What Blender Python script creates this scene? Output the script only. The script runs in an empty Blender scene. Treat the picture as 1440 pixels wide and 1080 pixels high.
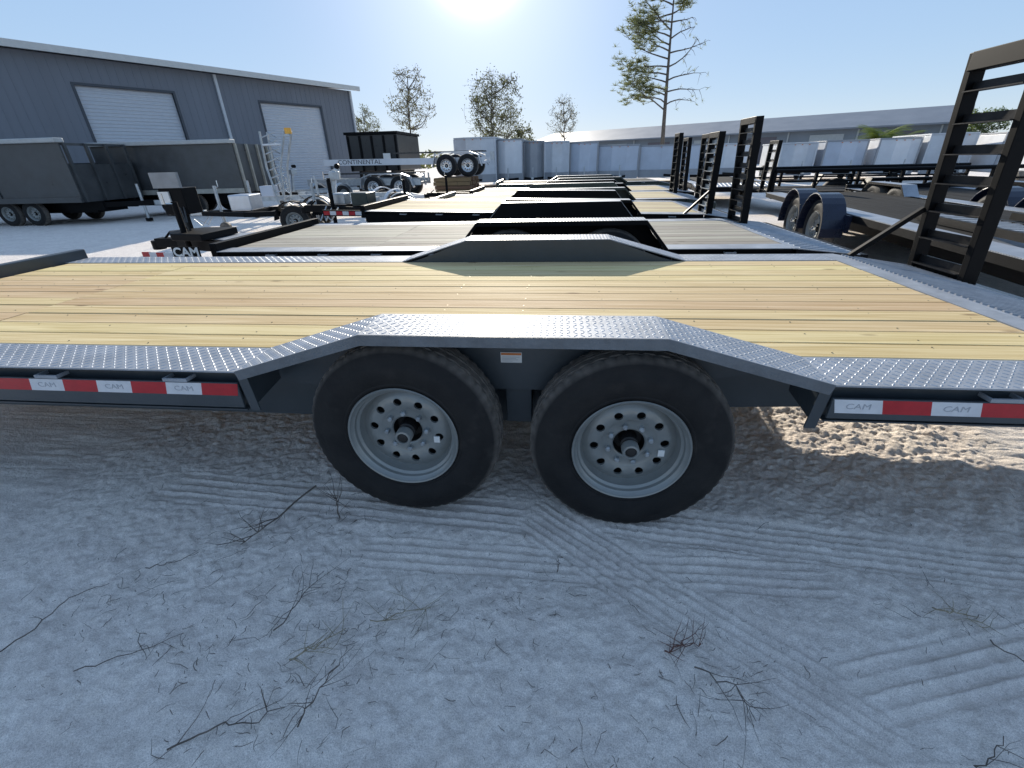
import bpy, math, random
import numpy as np
from mathutils import Vector, Matrix, noise
random.seed(11)
S = bpy.context.scene
COL = S.collection
R = math.radians

# ---------------------------------------------------------------- camera
PITCH, ROLL, YAW, CAMH, FPX = .47353, -.02677, .11146, 1.3772, 618.2
def cam_axes():
    F = Vector((-math.sin(YAW), math.cos(YAW), 0)); Rt = Vector((math.cos(YAW), math.sin(YAW), 0)); U = Vector((0, 0, 1))
    fwd = F*math.cos(PITCH) - U*math.sin(PITCH); up = U*math.cos(PITCH) + F*math.sin(PITCH)
    return Rt*math.cos(ROLL) + up*math.sin(ROLL), up*math.cos(ROLL) - Rt*math.sin(ROLL), fwd
cr, cu, cf = cam_axes()
cd = bpy.data.cameras.new('camera'); cam = bpy.data.objects.new('camera', cd); COL.objects.link(cam)
cam.matrix_world = Matrix(((cr.x, cu.x, -cf.x, 0), (cr.y, cu.y, -cf.y, 0), (cr.z, cu.z, -cf.z, CAMH), (0, 0, 0, 1)))
cd.sensor_fit = 'HORIZONTAL'; cd.sensor_width = 36; cd.lens = FPX/1440*36
cd.clip_start = .05; cd.clip_end = 3000
S.camera = cam

# ---------------------------------------------------------------- sky, sun, exposure
SUN_EL, SUN_AZ = R(18.3), R(-8.8)             # azimuth from +Y toward +X
SUN = Vector((math.sin(SUN_AZ)*math.cos(SUN_EL), math.cos(SUN_AZ)*math.cos(SUN_EL), math.sin(SUN_EL)))
W = bpy.data.worlds.new('World'); S.world = W; W.use_nodes = True
nt = W.node_tree; bg = nt.nodes['Background']
sky = nt.nodes.new('ShaderNodeTexSky'); sky.sky_type = 'NISHITA'; sky.sun_disc = False
sky.sun_elevation = SUN_EL; sky.sun_rotation = SUN_AZ
sky.altitude = 0; sky.air_density = 1.0; sky.dust_density = .1; sky.ozone_density = 10.0
# bright aureole round the sun, by direction only
tc = nt.nodes.new('ShaderNodeTexCoord'); dt = nt.nodes.new('ShaderNodeVectorMath'); dt.operation = 'DOT_PRODUCT'
nrm = nt.nodes.new('ShaderNodeVectorMath'); nrm.operation = 'NORMALIZE'
nt.links.new(tc.outputs['Generated'], nrm.inputs[0]); nt.links.new(nrm.outputs[0], dt.inputs[0]); dt.inputs[1].default_value = SUN
def mth(tree, op, a, b=None):
    n = tree.nodes.new('ShaderNodeMath'); n.operation = op
    for i, v in enumerate((a, b)):
        if v is None: continue
        if isinstance(v, (int, float)): n.inputs[i].default_value = v
        else: tree.links.new(v, n.inputs[i])
    return n.outputs[0]
cl = mth(nt, 'MAXIMUM', dt.outputs['Value'], 0)
glow = mth(nt, 'ADD', mth(nt, 'MULTIPLY', mth(nt, 'POWER', cl, 800), 45), mth(nt, 'MULTIPLY', mth(nt, 'POWER', cl, 50), 1.8))
mixn = nt.nodes.new('ShaderNodeMixRGB'); mixn.blend_type = 'ADD'; mixn.inputs[0].default_value = 1
gc = nt.nodes.new('ShaderNodeCombineXYZ')
for i, k in enumerate((1.0, .98, .95)): nt.links.new(mth(nt, 'MULTIPLY', glow, k), gc.inputs[i])
# added tone curve flattens the whole dome, lifting skylight on the shaded ground
SKYK, SKYG = .11, .22
sc1 = nt.nodes.new('ShaderNodeVectorMath'); sc1.operation = 'SCALE'; sc1.inputs['Scale'].default_value = SKYK; nt.links.new(sky.outputs[0], sc1.inputs[0])
gm = nt.nodes.new('ShaderNodeGamma'); gm.inputs[1].default_value = SKYG; nt.links.new(sc1.outputs[0], gm.inputs[0])
sc2 = nt.nodes.new('ShaderNodeVectorMath'); sc2.operation = 'SCALE'; sc2.inputs['Scale'].default_value = .52/.11; nt.links.new(gm.outputs[0], sc2.inputs[0])
hs = nt.nodes.new('ShaderNodeHueSaturation'); hs.inputs['Saturation'].default_value = 1.46; hs.inputs['Hue'].default_value = .516; nt.links.new(sc2.outputs[0], hs.inputs['Color'])
nt.links.new(hs.outputs[0], mixn.inputs[1]); nt.links.new(gc.outputs[0], mixn.inputs[2])
nt.links.new(mixn.outputs[0], bg.inputs[0]); bg.inputs[1].default_value = .11
sd = bpy.data.lights.new('sun', 'SUN'); sun = bpy.data.objects.new('sun', sd); COL.objects.link(sun)
sd.energy = 3.9; sd.angle = R(.53); sd.color = (1, .92, .79)
sun.rotation_euler = SUN.to_track_quat('Z', 'Y').to_euler()
S.view_settings.view_transform = 'Standard'; S.view_settings.look = 'None'; S.view_settings.gamma = 1
S.view_settings.exposure = .86
S.view_settings.use_curve_mapping = False
S.cycles.max_bounces = 6; S.cycles.use_denoising = True
S.cycles.sample_clamp_indirect = 4

# ---------------------------------------------------------------- materials
MATS = {}
def mat(name, base, rough=.5, metal=0., var=.15, scale=6., stretch=(1, 1, 1), bump=0., bscale=60., rnd=0., base2=None, spec=.5, coat=0.):
    if name in MATS: return MATS[name]
    m = bpy.data.materials.new(name); m.use_nodes = True; t = m.node_tree; b = t.nodes['Principled BSDF']
    tc = t.nodes.new('ShaderNodeTexCoord'); vec = tc.outputs['Object']
    if rnd or True:
        oi = t.nodes.new('ShaderNodeObjectInfo'); sh = t.nodes.new('ShaderNodeVectorMath'); sh.operation = 'ADD'
        c3 = t.nodes.new('ShaderNodeCombineXYZ'); k = mth(t, 'MULTIPLY', oi.outputs['Random'], 53.)
        for i in range(3): t.links.new(k, c3.inputs[i])
        t.links.new(vec, sh.inputs[0]); t.links.new(c3.outputs[0], sh.inputs[1]); vec = sh.outputs[0]
    mp = t.nodes.new('ShaderNodeMapping'); mp.inputs['Scale'].default_value = stretch
    t.links.new(vec, mp.inputs[0]); vec = mp.outputs[0]
    n = t.nodes.new('ShaderNodeTexNoise'); n.inputs['Scale'].default_value = scale; n.inputs['Detail'].default_value = 8; n.inputs['Roughness'].default_value = .62
    t.links.new(vec, n.inputs['Vector'])
    rp = t.nodes.new('ShaderNodeValToRGB'); rp.color_ramp.elements[0].position = .3; rp.color_ramp.elements[1].position = .7
    b2 = base2 or tuple(min(1, c*(1+var)) for c in base)
    rp.color_ramp.elements[0].color = (*[c*(1-var) for c in base], 1); rp.color_ramp.elements[1].color = (*b2, 1)
    t.links.new(n.outputs['Fac'], rp.inputs[0]); out = rp.outputs[0]
    if rnd:
        hv = t.nodes.new('ShaderNodeHueSaturation'); t.links.new(out, hv.inputs['Color'])
        t.links.new(mth(t, 'ADD', mth(t, 'MULTIPLY', oi.outputs['Random'], 2*rnd), 1-rnd), hv.inputs['Value'])
        out = hv.outputs[0]
    t.links.new(out, b.inputs['Base Color'])
    b.inputs['Roughness'].default_value = rough; b.inputs['Metallic'].default_value = metal
    b.inputs['Specular IOR Level'].default_value = spec; b.inputs['Coat Weight'].default_value = coat
    rr = t.nodes.new('ShaderNodeMapRange'); rr.inputs['To Min'].default_value = max(.02, rough-.1); rr.inputs['To Max'].default_value = min(1, rough+.12)
    t.links.new(n.outputs['Fac'], rr.inputs['Value']); t.links.new(rr.outputs[0], b.inputs['Roughness'])
    if bump:
        n2 = t.nodes.new('ShaderNodeTexNoise'); n2.inputs['Scale'].default_value = bscale; n2.inputs['Detail'].default_value = 6
        t.links.new(vec, n2.inputs['Vector'])
        bp = t.nodes.new('ShaderNodeBump'); bp.inputs['Strength'].default_value = bump; bp.inputs['Distance'].default_value = .02
        t.links.new(n2.outputs['Fac'], bp.inputs['Height']); t.links.new(bp.outputs[0], b.inputs['Normal'])
    MATS[name] = m; return m

def wood_mat(name, c1, c2, knot, rnd=.12):
    m = bpy.data.materials.new(name); m.use_nodes = True; t = m.node_tree; b = t.nodes['Principled BSDF']
    tc = t.nodes.new('ShaderNodeTexCoord'); oi = t.nodes.new('ShaderNodeObjectInfo')
    c3 = t.nodes.new('ShaderNodeCombineXYZ')
    for i, k in enumerate((31., 17., 5.)): t.links.new(mth(t, 'MULTIPLY', oi.outputs['Random'], k), c3.inputs[i])
    ad = t.nodes.new('ShaderNodeVectorMath'); ad.operation = 'ADD'; t.links.new(tc.outputs['Object'], ad.inputs[0]); t.links.new(c3.outputs[0], ad.inputs[1])
    mp = t.nodes.new('ShaderNodeMapping'); mp.inputs['Scale'].default_value = (.9, 26, 26); t.links.new(ad.outputs[0], mp.inputs[0])
    n = t.nodes.new('ShaderNodeTexNoise'); n.inputs['Scale'].default_value = 1.6; n.inputs['Detail'].default_value = 7; n.inputs['Distortion'].default_value = .8
    t.links.new(mp.outputs[0], n.inputs['Vector'])
    rp = t.nodes.new('ShaderNodeValToRGB'); e = rp.color_ramp.elements; e[0].position = .32; e[1].position = .66
    e[0].color = (*c2, 1); e[1].color = (*c1, 1); t.links.new(n.outputs['Fac'], rp.inputs[0])
    # broad tone patches
    n2 = t.nodes.new('ShaderNodeTexNoise'); n2.inputs['Scale'].default_value = 1.1; n2.inputs['Detail'].default_value = 3; t.links.new(ad.outputs[0], n2.inputs['Vector'])
    mx = t.nodes.new('ShaderNodeMixRGB'); mx.blend_type = 'MULTIPLY'; t.links.new(mth(t, 'MULTIPLY', n2.outputs['Fac'], .6), mx.inputs[0])
    mx.inputs[2].default_value = (.86, .84, .66, 1); t.links.new(rp.outputs[0], mx.inputs[1])
    # knots
    mk = t.nodes.new('ShaderNodeMapping'); mk.inputs['Scale'].default_value = (2.0, 6.0, 0.01); t.links.new(ad.outputs[0], mk.inputs[0])
    vo = t.nodes.new('ShaderNodeTexVoronoi'); vo.inputs['Scale'].default_value = 1.1; t.links.new(mk.outputs[0], vo.inputs['Vector'])
    kr = t.nodes.new('ShaderNodeValToRGB'); kr.color_ramp.elements[0].position = .045; kr.color_ramp.elements[1].position = .12
    kr.color_ramp.elements[0].color = (1, 1, 1, 1); kr.color_ramp.elements[1].color = (0, 0, 0, 1); t.links.new(vo.outputs['Distance'], kr.inputs[0])
    mx2 = t.nodes.new('ShaderNodeMixRGB'); t.links.new(mth(t, 'MULTIPLY', kr.outputs[0], .75), mx2.inputs[0]); t.links.new(mx.outputs[0], mx2.inputs[1]); mx2.inputs[2].default_value = (*knot, 1)
    hv = t.nodes.new('ShaderNodeHueSaturation'); t.links.new(mx2.outputs[0], hv.inputs['Color'])
    t.links.new(mth(t, 'ADD', mth(t, 'MULTIPLY', oi.outputs['Random'], 2*rnd), 1-rnd), hv.inputs['Value'])
    t.links.new(mth(t, 'ADD', mth(t, 'MULTIPLY', oi.outputs['Random'], .03), .485), hv.inputs['Hue'])
    t.links.new(hv.outputs[0], b.inputs['Base Color']); b.inputs['Roughness'].default_value = .8; b.inputs['Specular IOR Level'].default_value = .08
    bp = t.nodes.new('ShaderNodeBump'); bp.inputs['Strength'].default_value = .25; bp.inputs['Distance'].default_value = .004
    t.links.new(n.outputs['Fac'], bp.inputs['Height']); t.links.new(bp.outputs[0], b.inputs['Normal'])
    MATS[name] = m; return m

def tread_mat(name, base, rough, metal, scale=26.):
    """diamond plate seen from far: raised lozenges as fine relief"""
    m = mat(name, base, rough, metal, var=.2, scale=5)
    t = m.node_tree; b = t.nodes['Principled BSDF']
    tc = t.nodes.new('ShaderNodeTexCoord')
    sp = t.nodes.new('ShaderNodeSeparateXYZ'); t.links.new(tc.outputs['Object'], sp.inputs[0])
    k = 2*math.pi*scale/1.5
    a = mth(t, 'SINE', mth(t, 'MULTIPLY', mth(t, 'ADD', sp.outputs[0], sp.outputs[1]), k)); c = mth(t, 'SINE', mth(t, 'MULTIPLY', mth(t, 'SUBTRACT', sp.outputs[0], sp.outputs[1]), k))
    h = mth(t, 'MULTIPLY', a, c)
    bp = t.nodes.new('ShaderNodeBump'); bp.inputs['Strength'].default_value = .5; bp.inputs['Distance'].default_value = .004
    t.links.new(h, bp.inputs['Height']); t.links.new(bp.outputs[0], b.inputs['Normal'])
    return m

SLATE = mat('slate_paint', (.046, .056, .064), .34, .0, var=.14, scale=4, bump=.04, bscale=40)
SLATE_TREAD = mat('slate_tread', (.30, .32, .35), .52, .12, var=.2, scale=7, bump=.05, bscale=90, spec=.3)
LIP = mat('slate_plate_edge', (.125, .14, .155), .45, .1, var=.2, scale=14, bump=.15, bscale=70)  # same tread plate in a darker tone; the lip's shade is in the colour
DIAMOND = mat('tread_diamonds', (.46, .48, .51), .40, .4, var=.2, scale=9)
BLACK = mat('black_paint', (.0045, .0047, .0056), .5, 0, var=.3, scale=5, spec=.10)
BLACK_TREAD = tread_mat('black_tread', (.34, .36, .39), .45, .45)
DKGREEN = mat('dark_green_paint', (.02, .035, .032), .35, 0, var=.2)
NAVY = mat('navy_paint', (.008, .013, .032), .28, 0, var=.2)
GALV = mat('galvanised', (.42, .45, .47), .42, .75, var=.22, scale=9)
RIMGREY = mat('rim_silver_paint', (.25, .262, .255), .36, .35, var=.10, scale=10)
CHROME = mat('bright_metal', (.62, .62, .62), .22, 1.0, var=.08)
ALU = mat('aluminium', (.55, .57, .60), .38, .85, var=.12)
RUBBER = mat('tyre_rubber', (.012, .012, .0135), .75, 0, var=.35, scale=9, spec=.3, base2=(.021, .020, .0195), bump=.12, bscale=70)
def dusty_tread(m):
    """road dust sits on the tread, not on the sidewall"""
    t = m.node_tree; b = t.nodes['Principled BSDF']; tc = t.nodes.new('ShaderNodeTexCoord'); sp = t.nodes.new('ShaderNodeSeparateXYZ'); t.links.new(tc.outputs['Object'], sp.inputs[0])
    r2 = mth(t, 'ADD', mth(t, 'MULTIPLY', sp.outputs[0], sp.outputs[0]), mth(t, 'MULTIPLY', sp.outputs[2], sp.outputs[2]))
    mr = t.nodes.new('ShaderNodeMapRange'); mr.inputs['From Min'].default_value = .362**2; mr.inputs['From Max'].default_value = .387**2; t.links.new(r2, mr.inputs['Value'])
    n = t.nodes.new('ShaderNodeTexNoise'); n.inputs['Scale'].default_value = 22; n.inputs['Detail'].default_value = 5; t.links.new(tc.outputs['Object'], n.inputs['Vector'])
    n3 = t.nodes.new('ShaderNodeTexNoise'); n3.inputs['Scale'].default_value = 7; n3.inputs['Detail'].default_value = 7; t.links.new(tc.outputs['Object'], n3.inputs['Vector'])
    sm = t.nodes.new('ShaderNodeMapRange'); sm.inputs['From Min'].default_value = .58; sm.inputs['From Max'].default_value = .75; t.links.new(n3.outputs['Fac'], sm.inputs['Value'])
    fac = mth(t, 'ADD', mth(t, 'MULTIPLY', mr.outputs[0], mth(t, 'MULTIPLY', n.outputs['Fac'], 1.2)), mth(t, 'MULTIPLY', sm.outputs[0], .10))
    old = b.inputs['Base Color'].links[0].from_socket; mx = t.nodes.new('ShaderNodeMixRGB'); t.links.new(fac, mx.inputs[0]); t.links.new(old, mx.inputs[1]); mx.inputs[2].default_value = (.24, .215, .19, 1)
    mx.use_clamp = True; t.links.new(mx.outputs[0], b.inputs['Base Color'])
dusty_tread(RUBBER)
BLACKHOLE = mat('grease_black', (.012, .011, .011), .6, 0, var=.3)
RED = mat('red_reflective', (.42, .012, .02), .35, 0, var=.12, scale=30)
WHITE = mat('white_reflective', (.62, .63, .65), .35, 0, var=.08, scale=30)
STICKER = mat('sticker_white', (.70, .70, .68), .5, 0, var=.06)
ORANGE = mat('sticker_orange', (.55, .16, .03), .5, 0, var=.1)
GREYINK = mat('grey_ink', (.36, .38, .41), .5, 0, var=.1)
DARKINK = mat('dark_ink', (.02, .02, .03), .5, 0, var=.1)
WOOD = wood_mat('new_pine', (.76, .605, .37), (.55, .40, .205), (.19, .11, .055), .09)
FARWOOD = wood_mat('sun_dried_pine', (.62, .52, .36), (.45, .36, .23), (.16, .12, .08), .12)
OLDWOOD = wood_mat('weathered_pine', (.46, .425, .37), (.31, .285, .245), (.14, .11, .09), .2)
SCREW = mat('screw_heads', (.36, .29, .18), .5, .4)
RUNG = mat('glint_rung', (.028, .028, .03), .34, .5, var=.3, scale=12, spec=.3)  # sun glints put into the tone: lighter and glossier than the black ramp
DIRT = mat('dirty_steel', (.05, .05, .05), .6, .2, var=.4)

# ---------------------------------------------------------------- mesh helper
class MB:
    def __init__(s): s.v = []; s.f = []
    def add(s, vs, fs):
        o = len(s.v); s.v += [tuple(p) for p in vs]; s.f += [tuple(i+o for i in f) for f in fs]; return s
    def box(s, x0, x1, y0, y1, z0, z1):
        return s.add([(x0,y0,z0),(x1,y0,z0),(x1,y1,z0),(x0,y1,z0),(x0,y0,z1),(x1,y0,z1),(x1,y1,z1),(x0,y1,z1)],
                     [(3,2,1,0),(4,5,6,7),(0,1,5,4),(1,2,6,5),(2,3,7,6),(3,0,4,7)])
    def beam(s, p, q, w, h, up=(0, 0, 1)):
        p = Vector(p); q = Vector(q); d = (q-p).normalized(); u = Vector(up)
        if abs(d.dot(u)) > .98: u = Vector((0, 1, 0))
        sd = d.cross(u).normalized(); u = sd.cross(d).normalized()
        vs = [e + sd*a*w/2 + u*b*h/2 for e in (p, q) for a, b in ((-1,-1),(1,-1),(1,1),(-1,1))]
        return s.add(vs, [(0,1,2,3),(7,6,5,4),(0,4,5,1),(1,5,6,2),(2,6,7,3),(3,7,4,0)])
    def tube(s, pts, rad, n=6, caps=True):
        pts = [Vector(p) for p in pts]
        if not isinstance(rad, (list, tuple)): rad = [rad]*len(pts)
        vs = []; u = None
        for i, p in enumerate(pts):
            d = (pts[min(i+1, len(pts)-1)] - pts[max(i-1, 0)])
            d = d.normalized() if d.length > 1e-9 else Vector((0, 0, 1))
            if u is None: u = d.orthogonal().normalized()
            else:
                u = u - d*u.dot(d); u = u.normalized() if u.length > 1e-6 else d.orthogonal().normalized()
            w = d.cross(u)
            vs += [p + (u*math.cos(2*math.pi*k/n) + w*math.sin(2*math.pi*k/n))*rad[i] for k in range(n)]
        fs = [(i*n+k, i*n+(k+1) % n, (i+1)*n+(k+1) % n, (i+1)*n+k) for i in range(len(pts)-1) for k in range(n)]
        if caps: fs += [tuple(range(n-1, -1, -1)), tuple((len(pts)-1)*n+k for k in range(n))]
        return s.add(vs, fs)
    def prism(s, poly, axis, a, b):
        """poly in the two other axes, extruded from a to b along axis"""
        def P(u, v, w): return {'x': (w, u, v), 'y': (u, w, v), 'z': (u, v, w)}[axis]
        n = len(poly); vs = [P(u, v, a) for u, v in poly] + [P(u, v, b) for u, v in poly]
        return s.add(vs, [tuple(range(n)), tuple(range(2*n-1, n-1, -1))] + [(i, n+i, n+(i+1) % n, (i+1) % n) for i in range(n)])
    def lathe(s, prof, n, closed=False, mod=None, cx=0, cy=0, cz=0):
        """profile (r, y) turned round the Y axis"""
        m = len(prof); vs = []
        for k in range(n):
            a = 2*math.pi*k/n
            for j, (r, y) in enumerate(prof):
                rr = r + (mod(j, k) if mod else 0); vs.append((cx+rr*math.cos(a), cy+y, cz+rr*math.sin(a)))
        fs = [(k*m+j, k*m+j+1, ((k+1) % n)*m+j+1, ((k+1) % n)*m+j) for k in range(n) for j in range(m-1)]
        if closed: fs += [(k*m+m-1, k*m, ((k+1) % n)*m, ((k+1) % n)*m+m-1) for k in range(n)]
        return s.add(vs, fs)
    def disc(s, r, y, n=20, cx=0, cz=0):
        return s.add([(cx+r*math.cos(2*math.pi*k/n), y, cz+r*math.sin(2*math.pi*k/n)) for k in range(n)], [tuple(range(n))])
    def cyl(s, c, r, axis, a, b, n=14):
        poly = [(c[0]+r*math.cos(2*math.pi*k/n), c[1]+r*math.sin(2*math.pi*k/n)) for k in range(n)]
        return s.prism(poly, axis, a, b)
    def mesh(s, name, smooth=False):
        me = bpy.data.meshes.new(name); me.from_pydata(s.v, [], s.f)
        bm_fix(me)
        if smooth:
            me.shade_smooth()
            try: me.set_sharp_from_angle(angle=R(smooth if smooth is not True else 40))
            except Exception: pass
        return me
    def build(s, name, m, parent=None, smooth=False, bevel=0, loc=None, rot=None):
        return link(name, s.mesh(name, smooth), m, parent, bevel, loc, rot)
import bmesh
def bm_fix(me):
    bm = bmesh.new(); bm.from_mesh(me); bmesh.ops.recalc_face_normals(bm, faces=bm.faces); bm.to_mesh(me); bm.free()
def link(name, me, m, parent=None, bevel=0, loc=None, rot=None):
    o = bpy.data.objects.new(name, me); COL.objects.link(o)
    if m is not None:
        if not me.materials: me.materials.append(m)
        elif me.materials[0] is not m:
            o.material_slots[0].link = 'OBJECT'; o.material_slots[0].material = m
    if parent: o.parent = parent
    if loc: o.location = loc
    if rot: o.rotation_euler = rot
    if bevel:
        b = o.modifiers.new('edge', 'BEVEL'); b.width = bevel; b.segments = 2; b.limit_method = 'ANGLE'; b.angle_limit = R(35)
    return o
def tag(o, label, cat, group=None, kind=None):
    if label: o['label'] = label
    if cat: o['category'] = cat
    if group: o['group'] = group
    if kind: o['kind'] = kind
    return o
def thing(name, label, cat, loc=(0, 0, 0), rot=(0, 0, 0), group=None):
    o = bpy.data.objects.new(name, None); COL.objects.link(o); o.location = loc; o.rotation_euler = rot; o.empty_display_size = .2
    return tag(o, label, cat, group)
def stuff(o): o['kind'] = 'stuff'; return o
def text_part(txt, size, loc, rot, m, parent, name='lettering', bold=.0, sx=1.):
    cu_ = bpy.data.curves.new(name, 'FONT'); cu_.body = txt; cu_.size = size; cu_.align_x = 'CENTER'; cu_.align_y = 'CENTER'
    cu_.extrude = .0006; cu_.offset = bold; cu_.resolution_u = 3
    t = bpy.data.objects.new(name+'_src', cu_); COL.objects.link(t)
    bpy.context.view_layer.update()
    me = bpy.data.meshes.new_from_object(t.evaluated_get(bpy.context.evaluated_depsgraph_get()))
    bpy.data.objects.remove(t); bpy.data.curves.remove(cu_)
    me.name = name; me.materials.clear()
    o = link(name, me, m, parent, 0, loc, rot); o.scale = (sx, 1, 1); return o

# ---------------------------------------------------------------- ground
def ground():
    def axis(lo, hi, step, far):
        a = list(np.arange(lo, hi, step)); k = step
        x = hi
        while x < far: a.append(x); k = min(k*1.22, 40); x += k
        a.append(far); k = step; x = lo - step
        b = []
        while x > -far: b.append(x); k = min(k*1.22, 40); x -= k
        b.append(-far)
        return np.array(b[::-1] + a)
    xs = axis(-2.3, 2.1, .0062, 900.); ys = axis(.44, 2.4, .0060, 900.)
    X, Y = np.meshgrid(xs, ys); Z = np.zeros_like(X)
    fine = np.clip(1 - np.maximum(np.maximum(-2.6-X, X-2.6)/1.5, np.maximum(.3-Y, Y-2.6)/1.5), 0, 1)
    it = np.argwhere(fine > .02)
    v = Vector((0, 0, 0))
    for j, i in it:
        x = X[j, i]; y = Y[j, i]
        p = Vector((x, y, 0))
        a = noise.noise(p*1.7)*.014 + noise.noise(p*5.3+Vector((7, 3, 1)))*.0085
        w = noise.noise(p*1.1+Vector((20, 0, 4)))
        b = noise.noise(p*14+Vector((3, 9, 2)))*.0075 + noise.noise(p*30)*.0058 + noise.noise(p*62)*.0038
        c = max(0, abs(noise.noise(p*8.0+Vector((1, 1, 8))))-.12)*.012*max(0, w+.35)
        # footprints and crumbs on the right
        k = max(0, min(1, (x-.55)/.5))*max(0, min(1, (y-1.25)/.25))
        q = abs(noise.noise(p*5.5))*.030 + abs(noise.noise(p*13+Vector((2, 7, 1))))*.008*max(0, .5+noise.noise(p*3)) + max(0, noise.noise(p*31+Vector((5, 5, 5)))-.12)*.016
        cr_ = 1-min(1, abs(noise.noise(p*11+Vector((4, 4, 9))))*7); Z[j, i] = a + b*(1+.6*w) + c + .62*k*q - .004*cr_*max(0, w+.3) - .004
    # tyre tracks: bands of grooves
    def band(p, q, width, n, amp, ph=0., wob=.02):
        p = np.array(p); q = np.array(q); d = q-p; L = np.hypot(*d); d = d/L; nn = np.array([-d[1], d[0]])
        s = (X-p[0])*d[0] + (Y-p[1])*d[1]; t = (X-p[0])*nn[0] + (Y-p[1])*nn[1]
        t = t + .5*wob*np.sin(s*1.6+ph) + .0012*np.sin(s*17+ph*3)
        m = np.clip((width/2-np.abs(t))/.03, 0, 1)*np.clip(s/.08, 0, 1)*np.clip((L-s)/.10, 0, 1)
        g = 2.2*(1-np.abs(np.sin(math.pi*t/width*n+ph)))**1.6 - 1
        brk = .65 + .35*np.sin(s*9+ph+3*np.sin(t*40))
        lug = .35*np.sin(s*2*math.pi/.045 + 3*np.round(t/width*n))
        return m, amp*(g*brk+lug*.25) - amp*.9
    for a in (((-.78, 1.20), (1.02, 1.19), .19, 5, .0100, .3, .015), ((.20, 1.46), (1.9, 1.27), .22, 6, .0110, 1.1, .02),
              ((-.1, 1.46), (.95, .66), .26, 7, .0095, 2.0, .02), ((.85, .80), (1.75, 1.06), .22, 5, .0085, .7, .01),
              ((-1.9, 1.52), (-.1, 1.40), .24, 5, .0062, 2.7, .03), ((.75, .55), (1.6, .62), .2, 5, .004, 4, .02)):
        m, g = band(*a)
        Z = Z*(1-.55*m*fine) + g*m*fine
    # dents where the tyres stand, a ridge of pushed sand in front of the left tyre
    for cx in (-.6, .29):
        r = np.hypot((X-cx)/.16, (Y-1.52)/.16); Z -= .012*np.exp(-r*r)
    r = np.abs(Y-1.335+.05*(X+.5)); Z += .013*np.exp(-(r/.025)**2)*np.clip((X+.86)/.1, 0, 1)*np.clip((.05-X)/.2, 0, 1)*(.6+.4*np.sin(X*37)*np.sin(X*91))
    # far away: gentle
    Z += (1-fine)*.025*np.sin(X*.61+1)*np.sin(Y*.47)*np.clip((np.hypot(X, Y)-3)/6, 0, 1)*np.clip((60-np.hypot(X, Y))/30, 0, 1)
    nx, ny = len(xs), len(ys)
    co = np.stack([X, Y, Z], -1).reshape(-1, 3)
    idx = np.arange(nx*ny).reshape(ny, nx)
    fc = np.stack([idx[:-1, :-1], idx[:-1, 1:], idx[1:, 1:], idx[1:, :-1]], -1).reshape(-1, 4)
    me = bpy.data.meshes.new('ground'); me.vertices.add(len(co)); me.vertices.foreach_set('co', co.ravel())
    me.loops.add(len(fc)*4); me.loops.foreach_set('vertex_index', fc.ravel().astype(np.int32))
    me.polygons.add(len(fc)); me.polygons.foreach_set('loop_start', np.arange(0, len(fc)*4, 4, dtype=np.int32))
    me.update(calc_edges=True); me.validate(); me.shade_smooth()
    m = bpy.data.materials.new('sand'); m.use_nodes = True; t = m.node_tree; b = t.nodes['Principled BSDF']
    tc = t.nodes.new('ShaderNodeTexCoord'); V = tc.outputs['Object']
    def nz(sc, det=6, ro=.6):
        n = t.nodes.new('ShaderNodeTexNoise'); n.inputs['Scale'].default_value = sc; n.inputs['Detail'].default_value = det; n.inputs['Roughness'].default_value = ro
        t.links.new(V, n.inputs['Vector']); return n.outputs['Fac']
    rp = t.nodes.new('ShaderNodeValToRGB'); e = rp.color_ramp.elements
    e[0].position = .3; e[0].color = (.84, .755, .69, 1); e[1].position = .62; e[1].color = (.95, .87, .79, 1)
    t.links.new(nz(3.1, 9, .65), rp.inputs[0])
    sp = t.nodes.new('ShaderNodeValToRGB'); sp.color_ramp.elements[0].position = .60; sp.color_ramp.elements[1].position = .72
    sp.color_ramp.elements[0].color = (0, 0, 0, 1); sp.color_ramp.elements[1].color = (1, 1, 1, 1); t.links.new(nz(130, 3, .75), sp.inputs[0])
    mx = t.nodes.new('ShaderNodeMixRGB'); t.links.new(mth(t, 'MULTIPLY', sp.outputs[0], .40), mx.inputs[0]); t.links.new(rp.outputs[0], mx.inputs[1]); mx.inputs[2].default_value = (.36, .31, .265, 1)
    # brownish organic dirt in patches
    dr = t.nodes.new('ShaderNodeValToRGB'); dr.color_ramp.elements[0].position = .54; dr.color_ramp.elements[1].position = .72
    dr.color_ramp.elements[0].color = (0, 0, 0, 1); dr.color_ramp.elements[1].color = (1, 1, 1, 1); t.links.new(nz(1.35, 8, .7), dr.inputs[0])
    mx2 = t.nodes.new('ShaderNodeMixRGB'); t.links.new(mth(t, 'MULTIPLY', dr.outputs[0], .16), mx2.inputs[0]); t.links.new(mx.outputs[0], mx2.inputs[1]); mx2.inputs[2].default_value = (.33, .28, .22, 1)
    mo = t.nodes.new('ShaderNodeValToRGB'); mo.color_ramp.elements[0].position = .36; mo.color_ramp.elements[1].position = .60
    mo.color_ramp.elements[0].color = (.72, .705, .69, 1); mo.color_ramp.elements[1].color = (1, 1, 1, 1); t.links.new(nz(17, 9, .78), mo.inputs[0])
    mx3 = t.nodes.new('ShaderNodeMixRGB'); mx3.blend_type = 'MULTIPLY'; mx3.inputs[0].default_value = .72; t.links.new(mx2.outputs[0], mx3.inputs[1]); t.links.new(mo.outputs[0], mx3.inputs[2]); mx2 = mx3
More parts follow.
